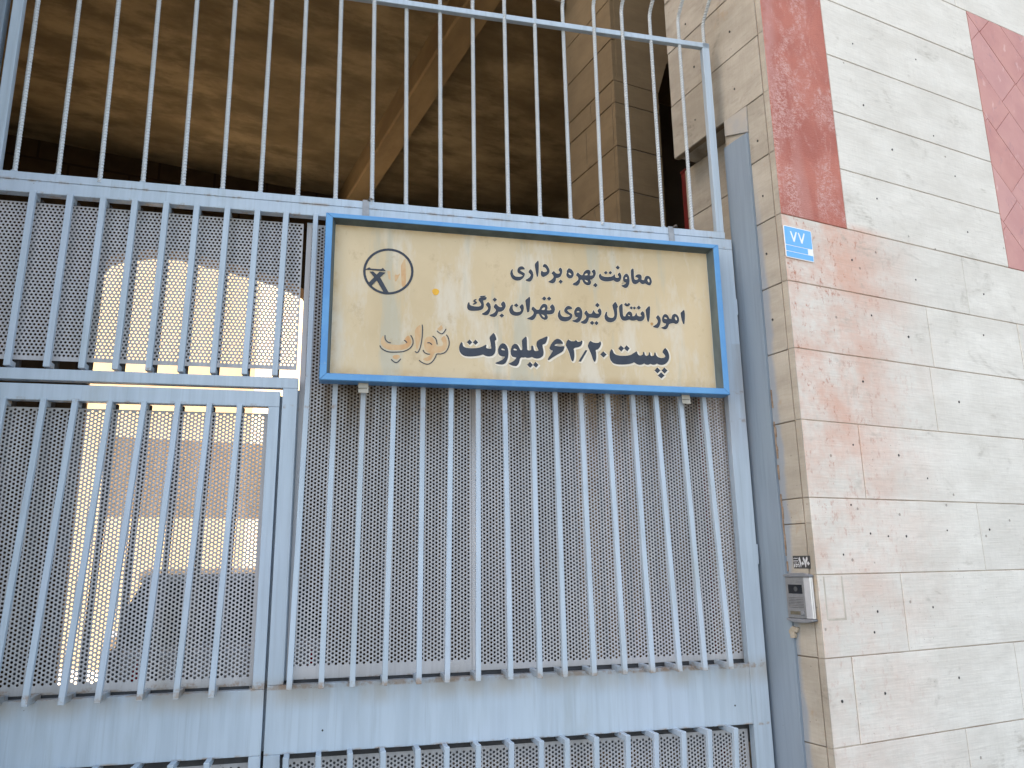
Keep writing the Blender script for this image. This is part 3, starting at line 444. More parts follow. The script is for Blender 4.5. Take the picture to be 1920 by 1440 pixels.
# herringbone of pink slabs set in the facade, cut to the panel's rectangle
def clip_rect(poly, x0, x1, z0, z1):
    def cut(p, ins, inter):
        o = []
        for i in range(len(p)):
            a, c = p[i-1], p[i]
            if ins(c):
                if not ins(a): o.append(inter(a, c))
                o.append(c)
            elif ins(a): o.append(inter(a, c))
        return o
    fx = lambda X: (lambda a, c: (X, a[1]+(c[1]-a[1])*(X-a[0])/(c[0]-a[0])))
    fz = lambda Z: (lambda a, c: (a[0]+(c[0]-a[0])*(Z-a[1])/(c[1]-a[1]), Z))
    for ins, it in ((lambda q: q[0] >= x0, fx(x0)), (lambda q: q[0] <= x1, fx(x1)), (lambda q: q[1] >= z0, fz(z0)), (lambda q: q[1] <= z1, fz(z1))):
        if len(poly) < 3: return []
        poly = cut(poly, ins, it)
    return poly
b = MB(); g = .0022
for k in range(-6, 12):                 # strips between parallel diagonals, each cut into pieces across
    s0, s1 = 7.70+.298*k*1.0, 7.70+.298*(k+1)       # strips of constant x+z
    ps = rs.uniform(0, .2)
    cuts = [-3+ps+.50*q for q in range(14)]
    for c0, c1 in zip(cuts[:-1], cuts[1:]):
        q = [((s+dd)/2, (s-dd)/2) for s, dd in ((s0+g, c0+g), (s1-g, c0+g), (s1-g, c1-g), (s0+g, c1-g))]
        q = clip_rect(q, 3.838, 5.5, 3.005, 4.472)
        if len(q) >= 3 and abs(area(q)) > 1e-4: b.prism(q, 'y', CY-.0005+rs.uniform(0, .001), CY+.03)
b.build('pink_panel', 'pink', bld)
b = MB(); b.box(3.837, 5.5, CY+.0035, CY+.0062, 3.004, 4.473); b.build('panel_mortar', 'red', bld)
# jamb facing the gate
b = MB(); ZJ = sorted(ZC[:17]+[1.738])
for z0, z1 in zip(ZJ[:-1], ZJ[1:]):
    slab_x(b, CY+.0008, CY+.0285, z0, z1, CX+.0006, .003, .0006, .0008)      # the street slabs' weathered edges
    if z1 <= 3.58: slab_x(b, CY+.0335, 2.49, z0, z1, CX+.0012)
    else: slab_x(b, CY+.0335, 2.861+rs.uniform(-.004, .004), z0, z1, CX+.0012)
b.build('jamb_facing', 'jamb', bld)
b = MB(); b.box(CX+.008, CX+.034, CY+.034, 2.489, 0, 3.5785); b.box(CX+.008, CX+.034, CY+.034, 2.85, 3.5785, 4.77); b.build('jamb_mortar', 'mortar_dark', bld)
b = MB()
for z0, z1 in zip([0, .9, 1.8, 2.42, 2.71, 3.01, 3.305], [.9, 1.8, 2.42, 2.71, 3.01, 3.305, 3.5785]): slab_x(b, 2.492, 2.93, z0, z1, 2.45)
b.build('recess_facing', 'jamb', bld)
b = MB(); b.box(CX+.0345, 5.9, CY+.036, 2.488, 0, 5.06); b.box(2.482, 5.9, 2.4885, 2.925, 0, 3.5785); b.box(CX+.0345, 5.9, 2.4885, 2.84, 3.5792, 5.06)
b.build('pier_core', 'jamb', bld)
# grey cement repair scars on the jamb and the mortared rectangle beside the intercom
b = MB()
for x0, x1, z0, z1 in ((2.360, 2.367, 1.384, 1.541), (2.453, 2.461, 1.381, 1.541), (2.367, 2.453, 1.381, 1.389)): b.box(x0, x1, CY-.0006, CY+.002, z0, z1)
b.build('mortar_scar', 'patch', bld)
b = MB(); b.box(CX-.0008, CX+.004, 2.238, 2.335, 1.552, 1.655); b.build('cement_patch', 'jamb', bld, .0005)
# drill marks: one or two small dark holes in most slabs
for x, z in ((2.64, 1.70), (2.74, 1.69), (2.845, 1.69), (3.10, 1.715), (3.38, 1.72), (2.63, 1.405), (2.60, 1.33), (2.95, 1.41), (2.395, 1.10), (2.62, 1.11), (3.05, 1.135), (2.60, 2.05), (2.86, 2.02), (3.02, 1.93), (2.70, 2.32), (3.3, 2.28), (2.80, 2.62), (3.02, 2.55), (3.55, 2.62), (2.72, 2.86), (3.12, 2.83), (3.60, 2.83), (2.93, 3.19), (3.55, 3.14), (2.92, 3.66), (3.4, 3.62), (3.08, 3.47), (3.52, 3.43), (2.9, 3.98), (3.35, 4.03), (2.55, 1.81), (2.48, 1.62)):
    r_ = rs.uniform(.0028, .0046); b = MB(); b.prism([(x+r_*math.cos(t)*rs.uniform(.8, 1.2), z+1.25*r_*math.sin(t)) for t in [i*math.pi/4 for i in range(8)]], 'y', CY-.0014, CY+.004); b.build('drill_hole', 'dark', bld)
for y, z in ((2.30, 2.86), (2.29, 3.38), (2.29, 3.12), (2.30, 2.57), (2.40, 3.70), (2.40, 4.0), (2.68, 3.70), (2.66, 3.98), (2.70, 4.25)):
    r_ = rs.uniform(.003, .0045); b = MB(); b.prism([(y+r_*math.cos(t), z+1.3*r_*math.sin(t)) for t in [i*math.pi/4 for i in range(8)]], 'x', CX-.001, CX+.004); b.build('drill_hole', 'dark', bld)
# driveway: column, lintels, ceiling, beam, walls
b = MB()
zz = [4.155-.3*k for k in range(14, -1, -1)]+[4.46, 4.62]
for z0, z1 in zip(zz[:-1], zz[1:]):
    z0 = max(z0, 0)
    ys = [3.7285, 3.98+.07*rs.choice((-1, 1, 0)), 4.32]
    for y0, y1 in zip(ys[:-1], ys[1:]): slab_x(b, y0, y1, z0, z1, 2.566, .03, .003)
    slab_y(b, 2.566, 2.92, z0, z1, 3.697, .03, .003)
for z0, z1 in ((4.62, 4.92), (4.92, 5.22), (5.22, 5.5)): slab_x(b, 3.70, 4.32, z0, z1, 2.566, .03, .003)
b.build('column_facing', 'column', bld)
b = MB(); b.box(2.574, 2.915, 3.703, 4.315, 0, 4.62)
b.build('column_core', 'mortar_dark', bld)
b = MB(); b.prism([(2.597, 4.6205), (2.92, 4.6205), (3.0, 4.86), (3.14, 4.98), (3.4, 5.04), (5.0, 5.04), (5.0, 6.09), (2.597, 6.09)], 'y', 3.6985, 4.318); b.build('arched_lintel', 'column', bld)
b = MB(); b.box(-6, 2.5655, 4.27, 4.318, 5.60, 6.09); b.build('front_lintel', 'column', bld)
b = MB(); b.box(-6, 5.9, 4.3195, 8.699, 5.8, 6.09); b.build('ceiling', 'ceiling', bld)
b = MB(); b.prism([(1.88, 5.7995), (1.885, 5.57), (1.90, 5.55), (2.10, 5.55), (2.11, 5.7995)], 'y', 4.32, 8.399); b.build('ceiling_beam', 'beam', bld)
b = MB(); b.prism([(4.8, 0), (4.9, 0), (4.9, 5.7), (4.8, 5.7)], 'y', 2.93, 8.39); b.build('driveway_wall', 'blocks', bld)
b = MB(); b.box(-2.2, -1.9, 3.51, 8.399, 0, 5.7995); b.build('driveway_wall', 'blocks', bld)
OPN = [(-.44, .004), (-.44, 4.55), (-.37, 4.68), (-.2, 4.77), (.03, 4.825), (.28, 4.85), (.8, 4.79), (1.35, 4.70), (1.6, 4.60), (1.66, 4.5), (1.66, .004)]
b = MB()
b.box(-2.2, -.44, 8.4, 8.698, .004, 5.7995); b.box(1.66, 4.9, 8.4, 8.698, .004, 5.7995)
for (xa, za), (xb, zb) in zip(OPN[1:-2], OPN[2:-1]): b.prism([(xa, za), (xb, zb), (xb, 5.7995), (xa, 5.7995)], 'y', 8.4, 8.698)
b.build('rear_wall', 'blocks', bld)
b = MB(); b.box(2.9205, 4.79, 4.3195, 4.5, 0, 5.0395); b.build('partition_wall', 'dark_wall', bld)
b = MB(); b.box(-6, 5.9, 4.05, 8.7, 6.092, 19); b.box(2.36, 5.9, 2.26, 2.84, 5.075, 19); b.box(-6, -.85, 2.3, 3.5, 0, 6.0)  # unseen masses, raised high to keep sun off jamb, gate and street
b.build('unseen_shade_mass', 'upper', bld)

# yard beyond
b = MB(); b.box(1.72, 2.1, 8.72, 13.2, 0, 9.0); b.hexa([(1.72, 13.2, 0), (2.1, 13.4, 0), (-9, 24.5, 0), (-9.3, 24.2, 0), (1.72, 13.2, 9), (2.1, 13.4, 9), (-9, 24.5, 9), (-9.3, 24.2, 9)])
tag(b.build('yard_wall', 'yard_wall'), 'tall sunlit cream wall of the yard seen through the gate', 'wall')

b = MB(); b.box(-.30, 1.70, 11.0, 11.25, 2.25, 3.25)
tag(b.build('yard_beam', 'canopy'), 'low brown beam spanning the sunny yard behind the driveway', 'beam')

# ---------------------------------------------------------------- steel post fixed to the jamb
pst = empty('steel_gate_post', (0, 0, 0)); tag(pst, 'blue grey painted steel post running up the stone jamb beside the gate', 'post')
b = MB(); PR = [(0, 2.338), (.95, 2.336), (1.25, 2.332), (1.6, 2.343), (2.1, 2.3495), (2.45, 2.3455), (2.9, 2.342), (3.3, 2.3395), (3.445, 2.340)]
for (z0, y0), (z1, y1) in zip(PR[:-1], PR[1:]):
    b.hexa([(CX-.010, y0, z0), (CX+.001, y0, z0), (CX+.001, 2.492-.004*z0/3.4, z0), (CX-.010, 2.492-.004*z0/3.4, z0), (CX-.010, y1, z1), (CX+.001, y1, z1), (CX+.001, 2.492-.004*z1/3.4, z1), (CX-.010, 2.492-.004*z1/3.4, z1)])
me_post = b.build('post_plate', 'post', pst)
b = MB(); b.hexa([(CX-.007, 2.337, 3.447), (CX+.001, 2.337, 3.447), (CX+.001, 2.480, 3.502), (CX-.007, 2.480, 3.502), (CX-.007, 2.334, 3.572), (CX+.001, 2.334, 3.572), (CX+.001, 2.478, 3.576), (CX-.007, 2.478, 3.576)]); b.build('painted_stub', plain('half_painted_stone', (.33, .34, .34), (.40, .37, .32), 9, .8), pst, .002)
M['sealant'] = plain('old_brown_sealant', (.20, .135, .09), (.33, .26, .20), 40, .9, 0, .6)
r5 = random.Random(9); zc = 1.56
while zc < 2.28:                     # cracked sealant between post and stone
    zl = r5.uniform(.02, .06); yr = 2.3445+r5.uniform(-.001, .002)
    if r5.random() < .8:
        b = MB(); b.box(CX-.002, CX+.002, yr-r5.uniform(.004, .009), yr-.0005, zc, zc+zl*.97); b.build('cracked_sealant', M['sealant'], pst)
    zc += zl
b = MB(); rs2 = random.Random(5)
for i in range(7):
    y0, z0 = 2.325+rs2.uniform(-.014, .02), 1.335+rs2.uniform(-.016, .016); r0 = rs2.uniform(.008, .015)
    b.prism([(y0+r0*math.cos(t)*rs2.uniform(.7, 1.2), z0+r0*math.sin(t)*rs2.uniform(.7, 1.2)) for t in [k*math.pi/4 for k in range(8)]], 'x', CX-.0107-rs2.uniform(0, .0012), CX)
b.build('putty_lump', 'putty', pst, .001)
b = MB(); b.box(2.4825, 2.5425, 2.942, 3.0, 0, 3.60); b.box(2.478, 2.547, 2.938, 3.004, 3.60, 3.612)
tag(b.build('red_steel_post', 'red_post', None, .004), 'dark red steel post in the shade behind the stone jamb', 'post')

# ---------------------------------------------------------------- the gate
PHI = R(-13.0717)
gate = empty('driveway_gate', (2.29743, 2.46688, 0), PHI)
tag(gate, 'light blue grey steel gate with perforated sheets, upright bars and a rebar grille on top', 'gate')
def part(name, *boxes, mat='paint', parent=gate, bevel=.0022):
    m = MB()
    for q in boxes: m.box(*q)
    return m.build(name, mat, parent, bevel)
UL = -2.95
part('top_rail', (UL, 0, 0, .038, 2.937, 2.9845))
part('grille_rail', (UL+.02, -.030, -.0015, .0285, 2.985, 3.016)); part('grille_rail', (-2.893, -.0325, -.001, .024, 3.942, 3.967))
part('grille_post', (-.067, -.0325, 0, .030, 3.0163, 3.9415), (-.0675, -.032, -.001, .0245, 3.9417, 3.967)); part('grille_post', (-2.929, -2.893, 0, .03, 3.0163, 4.9))
part('middle_rail', (UL, -1.815, 0, .038, 2.245, 2.285))
part('lower_rail', (-1.868, -.0752, 0, .038, .994, 1.2125))
part('stile', (-.075, 0, .0003, .038, 0.05, 2.9367)); part('stile', (-1.868, -1.815, .0003, .038, 1.2128, 2.2447)); part('stile', (-1.868, -1.815, .0003, .038, .05, .9937))
part('inner_upright', (-1.812, -1.790, .0535, .075, 2.2505, 2.93)); part('inner_upright', (-1.834, -1.790, .0535, .075, 1.22, 2.25)); part('door_stop', (-1.892, -1.858, .0385, .0425, 1.0, 2.222))
part('gap_shade_strip', (-1.868, -.02, .0565, .0595, 1.17, 1.245), mat='inner_shade'); part('gap_shade_strip', (UL, -1.93, .0565, .0595, 1.17, 1.232), mat='inner_shade'); part('gap_shade_strip', (UL, -.02, .0565, .0595, .92, 1.02), mat='inner_shade')  # dark strips added behind the sheets so the gaps read as shade
for u_, z_ in ((-1.68, 1.062), (-.147, 1.064)):
    b = MB(); b.prism([(u_+.0032*math.cos(t), z_+.0036*math.sin(t)) for t in [i*math.pi/5 for i in range(10)]], 'y', -.0006, .004); b.build('bolt_hole', 'dark', gate); part('stile', (-3.0, UL-.0003, .0, .038, .05, 4.0))
part('latch_plate', (-.004, .0045, .001, .02, 2.637, 2.709)); part('latch_plate', (-.004, .0065, .001, .02, 1.588, 1.668), bevel=.004)

def bar_mesh(top, bot, w=.0185, d=.02, stub_top=None, stub_bot=None, mid=None):
    """one upright bar: top, mid and bot are (u, front y, z); stubs run back to the rail"""
    m = MB(); h = w/2; P = [bot]+([mid] if mid else [])+[top]
    vs = [q for u, y, z in P for q in ((u-h, y, z), (u+h, y, z), (u+h, y+d, z), (u-h, y+d, z))]
    n = len(P)
    m.add(vs, [(3, 2, 1, 0), tuple(4*(n-1)+k for k in range(4))]+[(4*i+k, 4*i+(k+1) % 4, 4*i+4+(k+1) % 4, 4*i+4+k) for i in range(n-1) for k in range(4)])
    (ut, yt, zt), (ub, yb, zb) = top, bot
    if stub_bot: m.box(ub-h+.0008, ub+h-.0008, yb+d+.0002, stub_bot, zb+.001, zb+.022)
    if stub_top: m.box(ut-h+.0008, ut+h-.0008, yt+d+.0002, stub_top, zt-.022, zt-.001)
    return m
def bars(us_t, us_b, zt, yt, zb, yb, parent, zmid=None, **k):
    for a, c in zip(us_t, us_b): bar_mesh((a, yt, zt), (c, yb, zb), mid=(a, -.019, zmid) if zmid else None, **k).build('bar', 'paint', parent, .0016)
    for a, c in zip(us_t, us_b):             # the matching upright on the courtyard side of the sheet
        bar_mesh((a, .070, zt), (c, .075-yb*.4, zb)).build('inner_bar', 'inner_shade', parent)
ur = [-1.793, -1.690, -1.588, -1.480, -1.364, -1.266, -1.157, -1.041, -.934, -.841, -.732, -.614, -.506, -.399, -.297, -.1915]
bars([-1.779, -1.680, -1.577, -1.463, -1.354, -1.246, -1.141, -1.037, -.926, -.833, -.727, -.616, -.508, -.407, -.299, -.196], ur, 2.946, -.004, 1.206, -.082, gate, zmid=2.29, stub_bot=.045)
bars(ur, [u+.003 for u in ur], 1.0, -.080, .12, -.01, gate, stub_top=.045)
uu = [-2.778, -2.655, -2.544, -2.436, -2.327, -2.220, -2.110, -2.001, -1.895]
bars([u+.005 for u in uu], [u-.005 for u in uu], 2.944, -.006, 2.291, -.006, gate, w=.0205, stub_bot=.05, stub_top=.05)
perforated('perforated_sheet', UL, -1.825, 2.326, 2.921, .05, gate, False, (.004, .002, .014, .002))
perforated('perforated_sheet', -1.811, -1.157, 1.222, 2.921, .05, gate, True, (.017, .006, .040, .006))
perforated('perforated_sheet', -1.156, -.052, 1.226, 2.921, .0488, gate, True, (.017, .006, .018, .006))
perforated('perforated_sheet', -1.80, -.076, .15, .969, .05, gate, True, (.012, .012, .015, .008))

# wicket door in the gate's left half
wk = empty('wicket_door'); wk.parent = gate
def wpart(name, *bx, bevel=.0022): return part(name, *bx, parent=wk, bevel=bevel)
wpart('door_rail', (UL+.006, -1.877, 0, .036, 2.174, 2.2315)); wpart('door_rail', (UL+.006, -1.877, 0, .036, .994, 1.2015))
wpart('door_stile', (-1.916, -1.877, .0003, .036, 1.2018, 2.1737)); wpart('door_stile', (-1.916, -1.877, .0003, .036, .06, .9937)); wpart('door_stile', (UL+.006, UL+.045, .0003, .036, 1.2018, 2.1737))
wt = [-2.779, -2.655, -2.556, -2.446, -2.335, -2.224, -2.118, -2.015]; wb = [-2.79, -2.675, -2.580, -2.477, -2.373, -2.251, -2.143, -2.0355]
bars(wt, wb, 2.180, -.006, 1.194, -.082, wk, stub_bot=.045, stub_top=.05)
bars(wb, wb, 1.0, -.080, .12, -.01, wk, stub_top=.045)
perforated('perforated_sheet', UL+.046, -1.9165, 1.209, 2.157, .05, wk, True, (.006, .014, .026, .002))
perforated('perforated_sheet', UL+.046, -1.9165, .15, .966, .05, wk, True, (.006, .014, .015, .008))

# rebar grille: one ribbed bar, copied
def rebar_mesh():
    path = [(0, 0, 3.0+.0033*k) for k in range(0, 322)]
    z = path[-1][2]; y = 0.; a = 0
    for k in range(150):
        a = min(R(50), a+R(3.2)); y -= .0033*math.sin(a); z += .0033*math.cos(a); path.append((0, y, z))
    N = 8; vs = []; fs = []
    for i, p in enumerate(path):
        d = (Vector(path[min(i+1, len(path)-1)])-Vector(path[max(i-1, 0)])).normalized()
        ax = Vector((1, 0, 0)); by = d.cross(ax)
        s = i*.0033
        for k in range(N):
            t = 2*math.pi*k/N
            ph = 2*math.pi*(s/.0125+ (t/math.pi if t < math.pi else (2*math.pi-t)/math.pi)*.9)
            rr = .0064+.0023*max(0, math.cos(ph))+(.0012 if k in (0, 4) else 0)
            vs.append(Vector(p)+(ax*math.cos(t)+by*math.sin(t))*rr)
    for i in range(len(path)-1):
        for k in range(N): fs.append((i*N+k, i*N+(k+1) % N, (i+1)*N+(k+1) % N, (i+1)*N+k))
    me = bpy.data.meshes.new('rebar'); me.from_pydata(vs, [], fs); me.update(); me.materials.append(M['rebar'])
    return me
rme = rebar_mesh(); rr_ = random.Random(11)
ub = [-2.847, -2.703, -2.559, -2.414, -2.273, -2.130, -1.992, -1.851, -1.707, -1.565, -1.428, -1.288, -1.147, -1.007, -.870, -.731, -.598, -.457, -.318, -.179, -.045]
dt = [-.003, -.003, -.005, -.009, -.008, -.005, -.002, -.006, -.008, -.013, -.012, -.008, -.004, -.006, -.004, -.005, -.001, -.006, -.003, 0, 0]
for i, (u, d) in enumerate(zip(ub, dt)):
    me = rme
    if i == len(ub)-1:          # the last one starts on top of the corner
        me = rme.copy(); bm = bmesh.new(); bm.from_mesh(me); bmesh.ops.delete(bm, geom=[v for v in bm.verts if v.co.z < 3.96], context='VERTS'); bm.to_mesh(me); bm.free()
    o = bpy.data.objects.new('rebar', me); COL.objects.link(o); o.parent = gate
    ry = math.atan2(d, .93)
    o.rotation_euler = (rr_.uniform(-.004, .004), ry, 0); o.location = (u-3.0*math.sin(ry), .012, 3.0-3.0*math.cos(ry))
part('weld_bead', *[(u-.009, u+.009, -.002, .022, 3.0155, 3.0195) for u in ub[:-1]], bevel=.002)

# ---------------------------------------------------------------- the sign hung on the gate
sg = empty('hanging_sign', (2.29743, 2.46688, 0), PHI)
tag(sg, 'wide cream sign with navy Persian lettering in a blue steel frame, hung on the gate', 'sign')
X0, X1, Z0, Z1 = -1.739, -.108, 2.263, 2.919; FW, YF, YB, YP = .026, -.080, -.014, -.034
def frame_piece(o1, o2, i1, i2):
    """mitred angle section: flat front, inner side sloping back to the board"""
    m = MB(); bk = .011
    def ring(o, i):
        dx = (i[0]-o[0])/FW*bk; dz = (i[1]-o[1])/FW*bk
        return [(o[0], YB, o[1]), (o[0], YF+.004, o[1]), (o[0]+dx*.2, YF, o[1]+dz*.2), (i[0]-dx*.15, YF, i[1]-dz*.15), (i[0], YF+.003, i[1]), (i[0]+dx, YP-.0012, i[1]+dz), (i[0]+dx, YB, i[1]+dz)]
    a, c = ring(o1, i1), ring(o2, i2); n = len(a)
    m.add(a+c, [tuple(range(n)), tuple(range(2*n-1, n-1, -1))]+[(k, n+k, n+(k+1) % n, (k+1) % n) for k in range(n)])
    o = m.build('frame_rail', 'frame', sg, .0008)
    o.data.materials.append(M['frame_shade_dust'] if o1[0] > -.5 or o1[1] > 2.8 else M['frame_shade_blue'])      # inner return painted darker for shade, dusty grey except at the bottom
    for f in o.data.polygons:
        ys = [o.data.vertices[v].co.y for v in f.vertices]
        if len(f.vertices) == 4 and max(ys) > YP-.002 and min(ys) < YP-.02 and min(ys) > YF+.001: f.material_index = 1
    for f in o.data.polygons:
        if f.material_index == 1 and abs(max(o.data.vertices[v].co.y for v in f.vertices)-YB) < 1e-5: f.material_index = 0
oc = [(X0, Z0), (X1, Z0), (X1, Z1), (X0, Z1)]; ic = [(X0+FW, Z0+FW), (X1-FW, Z0+FW), (X1-FW, Z1-.019), (X0+FW, Z1-.019)]
eps = .0006
for k in range(4):
    a, c = k, (k+1) % 4
    sh = lambda p, q: (p[0]+(q[0]-p[0])*eps, p[1]+(q[1]-p[1])*eps)
    frame_piece(sh(oc[a], oc[c]), sh(oc[c], oc[a]), sh(ic[a], ic[c]), sh(ic[c], ic[a]))
part('sign_board', (X0+.005, X1-.005, YP, YP+.012, Z0+.005, Z1-.005), mat='board', parent=sg, bevel=0)
sc = lambda P: [(u*1e-4, z*1e-4) for u, z in P]
for name, L, h, dx, dz, hm in (('lettering', L1, .0022, .0002, -.0002, 'halo_soft'), ('lettering', L2, .0022, .0002, -.0002, 'halo_soft'), ('lettering', L3, .0042, .0034, -.0030, 'halo')):
    P = [chaikin(sc(p)) for p in L]
    def is_hole(i, p): return len(p) > 4 and any(j != i and min(q[0] for q in o) < min(q[0] for q in p) and max(q[0] for q in o) > max(q[0] for q in p) and min(q[1] for q in o) < min(q[1] for q in p) and max(q[1] for q in o) > max(q[1] for q in p) and abs(area(o)) > 4*abs(area(p)) and abs(area(p)) < .00025 for j, o in enumerate(P))
    P = [grow(p, -.0004 if is_hole(i, p) else .0007) for i, p in enumerate(P)]
    t = flat(name, P, PLANE_GATE(YP-.0015), 'ink', sg)
    outer = []
    for i, p in enumerate(P):         # the pale edge: outer outlines only, grown a little
        inside = is_hole(i, p)
        if not inside: outer.append(grow(p, h, dx, dz))
    hb = MB()
    for i, p in enumerate(outer):
        hb.prism(p[::-1] if area(p) < 0 else p, 'y', YP-.0006-.00003*(i % 12), YP+.001)
    hb.build('letter_edge', hm, t)
ns = [ribbon(sc(p), .0038) for p in NS]
flat('faded_word', ns, PLANE_GATE(YP-.0011), 'ink', sg)
for i, p in enumerate(NF):
    gf = MB(); gf.prism(chaikin(sc(p)), 'y', YP-.0003-.00004*i, YP+.001); gf.build('faded_paint', 'ghost', sg)
em = flat('emblem', [grow(sc(EM[0][0]), .0006), grow(sc(EM[0][1]), -.0012)], PLANE_GATE(YP-.0010), 'ink', sg)
for i, g_ in enumerate(EM[1:]): flat('emblem_stroke', [grow(sc(p), .0009) for p in g_], PLANE_GATE(YP-.0015-.0003*i), 'ink', em)
for (u, z), r_, mm in zip(sc(SP), (.0135, .006), ('spot', 'spot_brown')):
    b = MB(); b.prism([(u+r_*math.cos(t)*(1+.08*math.sin(3*t)), z+r_*math.sin(t)) for t in [i*math.pi/10 for i in range(20)]], 'y', YP-.0009, YP+.001); b.build('paint_spot', mm, sg)
for u, tw in ((-1.588, .0), (-.283, .004)):
    b = MB()
    b.hexa([(u-.013, -.0045, 2.915), (u+.013, -.0045, 2.915), (u+.013, -.0025, 2.915), (u-.013, -.0025, 2.915), (u-.013-tw, -.0050, 3.0185), (u+.012-tw, -.0050, 3.0185), (u+.012-tw, -.0025, 3.0185), (u-.013-tw, -.0025, 3.0185)])
    b.box(u-.0125-tw, u+.0115-tw, -.0048, .032, 3.0187, 3.0205)
    s_ = b.build('hanging_strap', 'zinc', sg, .0006)
    w = MB(); w.tube([(u+.008, -.006, 3.021), (u+.014, -.010, 3.024), (u+.020, -.004, 3.029), (u+.026, .004, 3.034), (u+.034, .012, 3.030)], .0022, 6)
    w.tube([(u+.006, -.007, 3.016), (u+.013, -.011, 3.020), (u+.022, -.006, 3.024), (u+.03, .004, 3.027)], .0018, 6); w.build('tie_wire', 'wire', s_, 0, True)
for u in (-1.578, -.289):
    b = MB(); b.hexa([(u-.019, -.052, 2.226), (u+.018, -.050, 2.226), (u+.018, -.047, 2.226), (u-.019, -.049, 2.226), (u-.020, -.050, 2.2645), (u+.017, -.048, 2.2645), (u+.017, -.045, 2.2645), (u-.020, -.047, 2.2645)])
    c_ = b.build('fixing_clip', 'tape', sg, .0008)
    w = MB(); w.tube([(u-.020, -.0528, 2.242), (u, -.0525, 2.2435), (u+.012, -.0515, 2.244)], .0009, 5); w.build('tie_wire', 'wire', c_)

# ---------------------------------------------------------------- house number plate on the street front
hn = empty('house_number_plate', (2.409, CY, 2.809)); tag(hn, 'small blue enamel house number plate with white edge reading 77 in Persian digits', 'number plate')
def yflat(name, polys, y, mat, par, t=.0003): 
    return flat(name, [[(p[0]-2.409, p[1]-2.809) for p in q] for q in polys], PLANE_GATE(y-CY), mat, par, t)
def rrect(x0, x1, z0, z1, r):
    o = []
    for cx, cz, a in ((x1-r, z1-r, 0), (x0+r, z1-r, 90), (x0+r, z0+r, 180), (x1-r, z0+r, 270)):
        o += [(cx+r*math.cos(R(a+t)), cz+r*math.sin(R(a+t))) for t in (0, 30, 60, 90)]
    return o
yflat('plate_sheet', [rrect(2.331, 2.487, 2.809, 2.949, .007)], CY-.0035, 'white', hn, .001)
yflat('blue_field', [rrect(2.3345, 2.4835, 2.8655, 2.9455, .004)], CY-.0050, 'plate_blue', hn)
yflat('blue_band', [rrect(2.3345, 2.4560, 2.8385, 2.8625, .0015)], CY-.0050, 'plate_blue', hn)
yflat('blue_band', [rrect(2.3345, 2.4835, 2.8125, 2.8355, .003)], CY-.0050, 'plate_blue', hn)
for v in (((2.3680, 2.9262), (2.3825, 2.8825), (2.3990, 2.9276)), ((2.4115, 2.9262), (2.4261, 2.8822), (2.4440, 2.9290))):
    (ax, az), (bx, bz), (cx, cz) = v; w_ = .0034
    yflat('digit', [[(ax-w_, az), (bx-w_, bz), (bx+w_, bz), (cx+w_, cz), (cx-w_*.9, cz+.001), (bx, bz+.015), (ax+w_*.8, az+.002)]], CY-.0056, 'white', hn)

# ---------------------------------------------------------------- intercom and sticker on the jamb
ic_ = empty('door_intercom', (CX, 2.279, 1.375)); tag(ic_, 'silver door intercom with black camera window, speaker holes and call button on the stone jamb', 'intercom')
def jl(b): return [(v[0]-CX, v[1]-2.279, v[2]-1.375) for v in b.v]
def jbuild(b, name, mat, bevel=0, parent=None, smooth=False, seg=2): b.v = jl(b); return b.build(name, mat, parent or ic_, bevel, smooth, seg)
b = MB(); b.box(CX-.020, CX-.0005, 2.2155, 2.3425, 1.388, 1.540); jbuild(b, 'housing', 'silver', .006, None, False, 4)
b = MB(); b.box(CX-.0225, CX-.0202, 2.2475, 2.3375, 1.3895, 1.5385); jbuild(b, 'face_plate', 'face', .001)
b = MB(); b.hexa([(CX-.0212, 2.2162, 1.390), (CX-.0060, 2.2150, 1.390), (CX-.0060, 2.2154, 1.390), (CX-.0216, 2.2455, 1.390), (CX-.0212, 2.2162, 1.538), (CX-.0060, 2.2150, 1.538), (CX-.0060, 2.2154, 1.538), (CX-.0216, 2.2455, 1.538)]); jbuild(b, 'side_trim', 'bright', .002)
def arc_cap(z0, z1, sgn):
    P = []
    for k in range(9):
        t = -1+k/4; P.append((2.279+t*.0655, (z1 if sgn > 0 else z0)-sgn*.011*(1-math.sqrt(max(0, 1-.85*t*t)))*1.2))
    base = z0 if sgn > 0 else z1
    return [(2.2135, base)]+P+[(2.3445, base)]
b = MB(); b.prism(arc_cap(1.5402, 1.555, 1), 'x', CX-.026, CX-.0004); jbuild(b, 'end_cap', 'cap_grey', .0015)
b = MB(); b.prism(arc_cap(1.373, 1.3878, -1), 'x', CX-.026, CX-.0004); jbuild(b, 'end_cap', 'cap_grey', .0015)
b = MB(); b.box(CX-.0238, CX-.0226, 2.2545, 2.3240, 1.4785, 1.5115); cw = jbuild(b, 'camera_window', 'glass_black', .0008)
b = MB(); b.prism([(2.286+.009*math.cos(t), 1.4955+.009*math.sin(t)) for t in [i*math.pi/10 for i in range(20)]], 'x', CX-.0246, CX-.0237); jbuild(b, 'lens', 'lens', 0, cw)
b = MB()
for i in range(13):
    for k in range(7): b.box(CX-.0230, CX-.0224, 2.2545+i*.0057, 2.2545+i*.0057+.0026, 1.4275+k*.0058, 1.4275+k*.0058+.0024)
jbuild(b, 'speaker_holes', 'dark')
b = MB(); b.box(CX-.0231, CX-.0224, 2.272, 2.3235, 1.4015, 1.4145); jbuild(b, 'name_slot', 'slot', .0005)
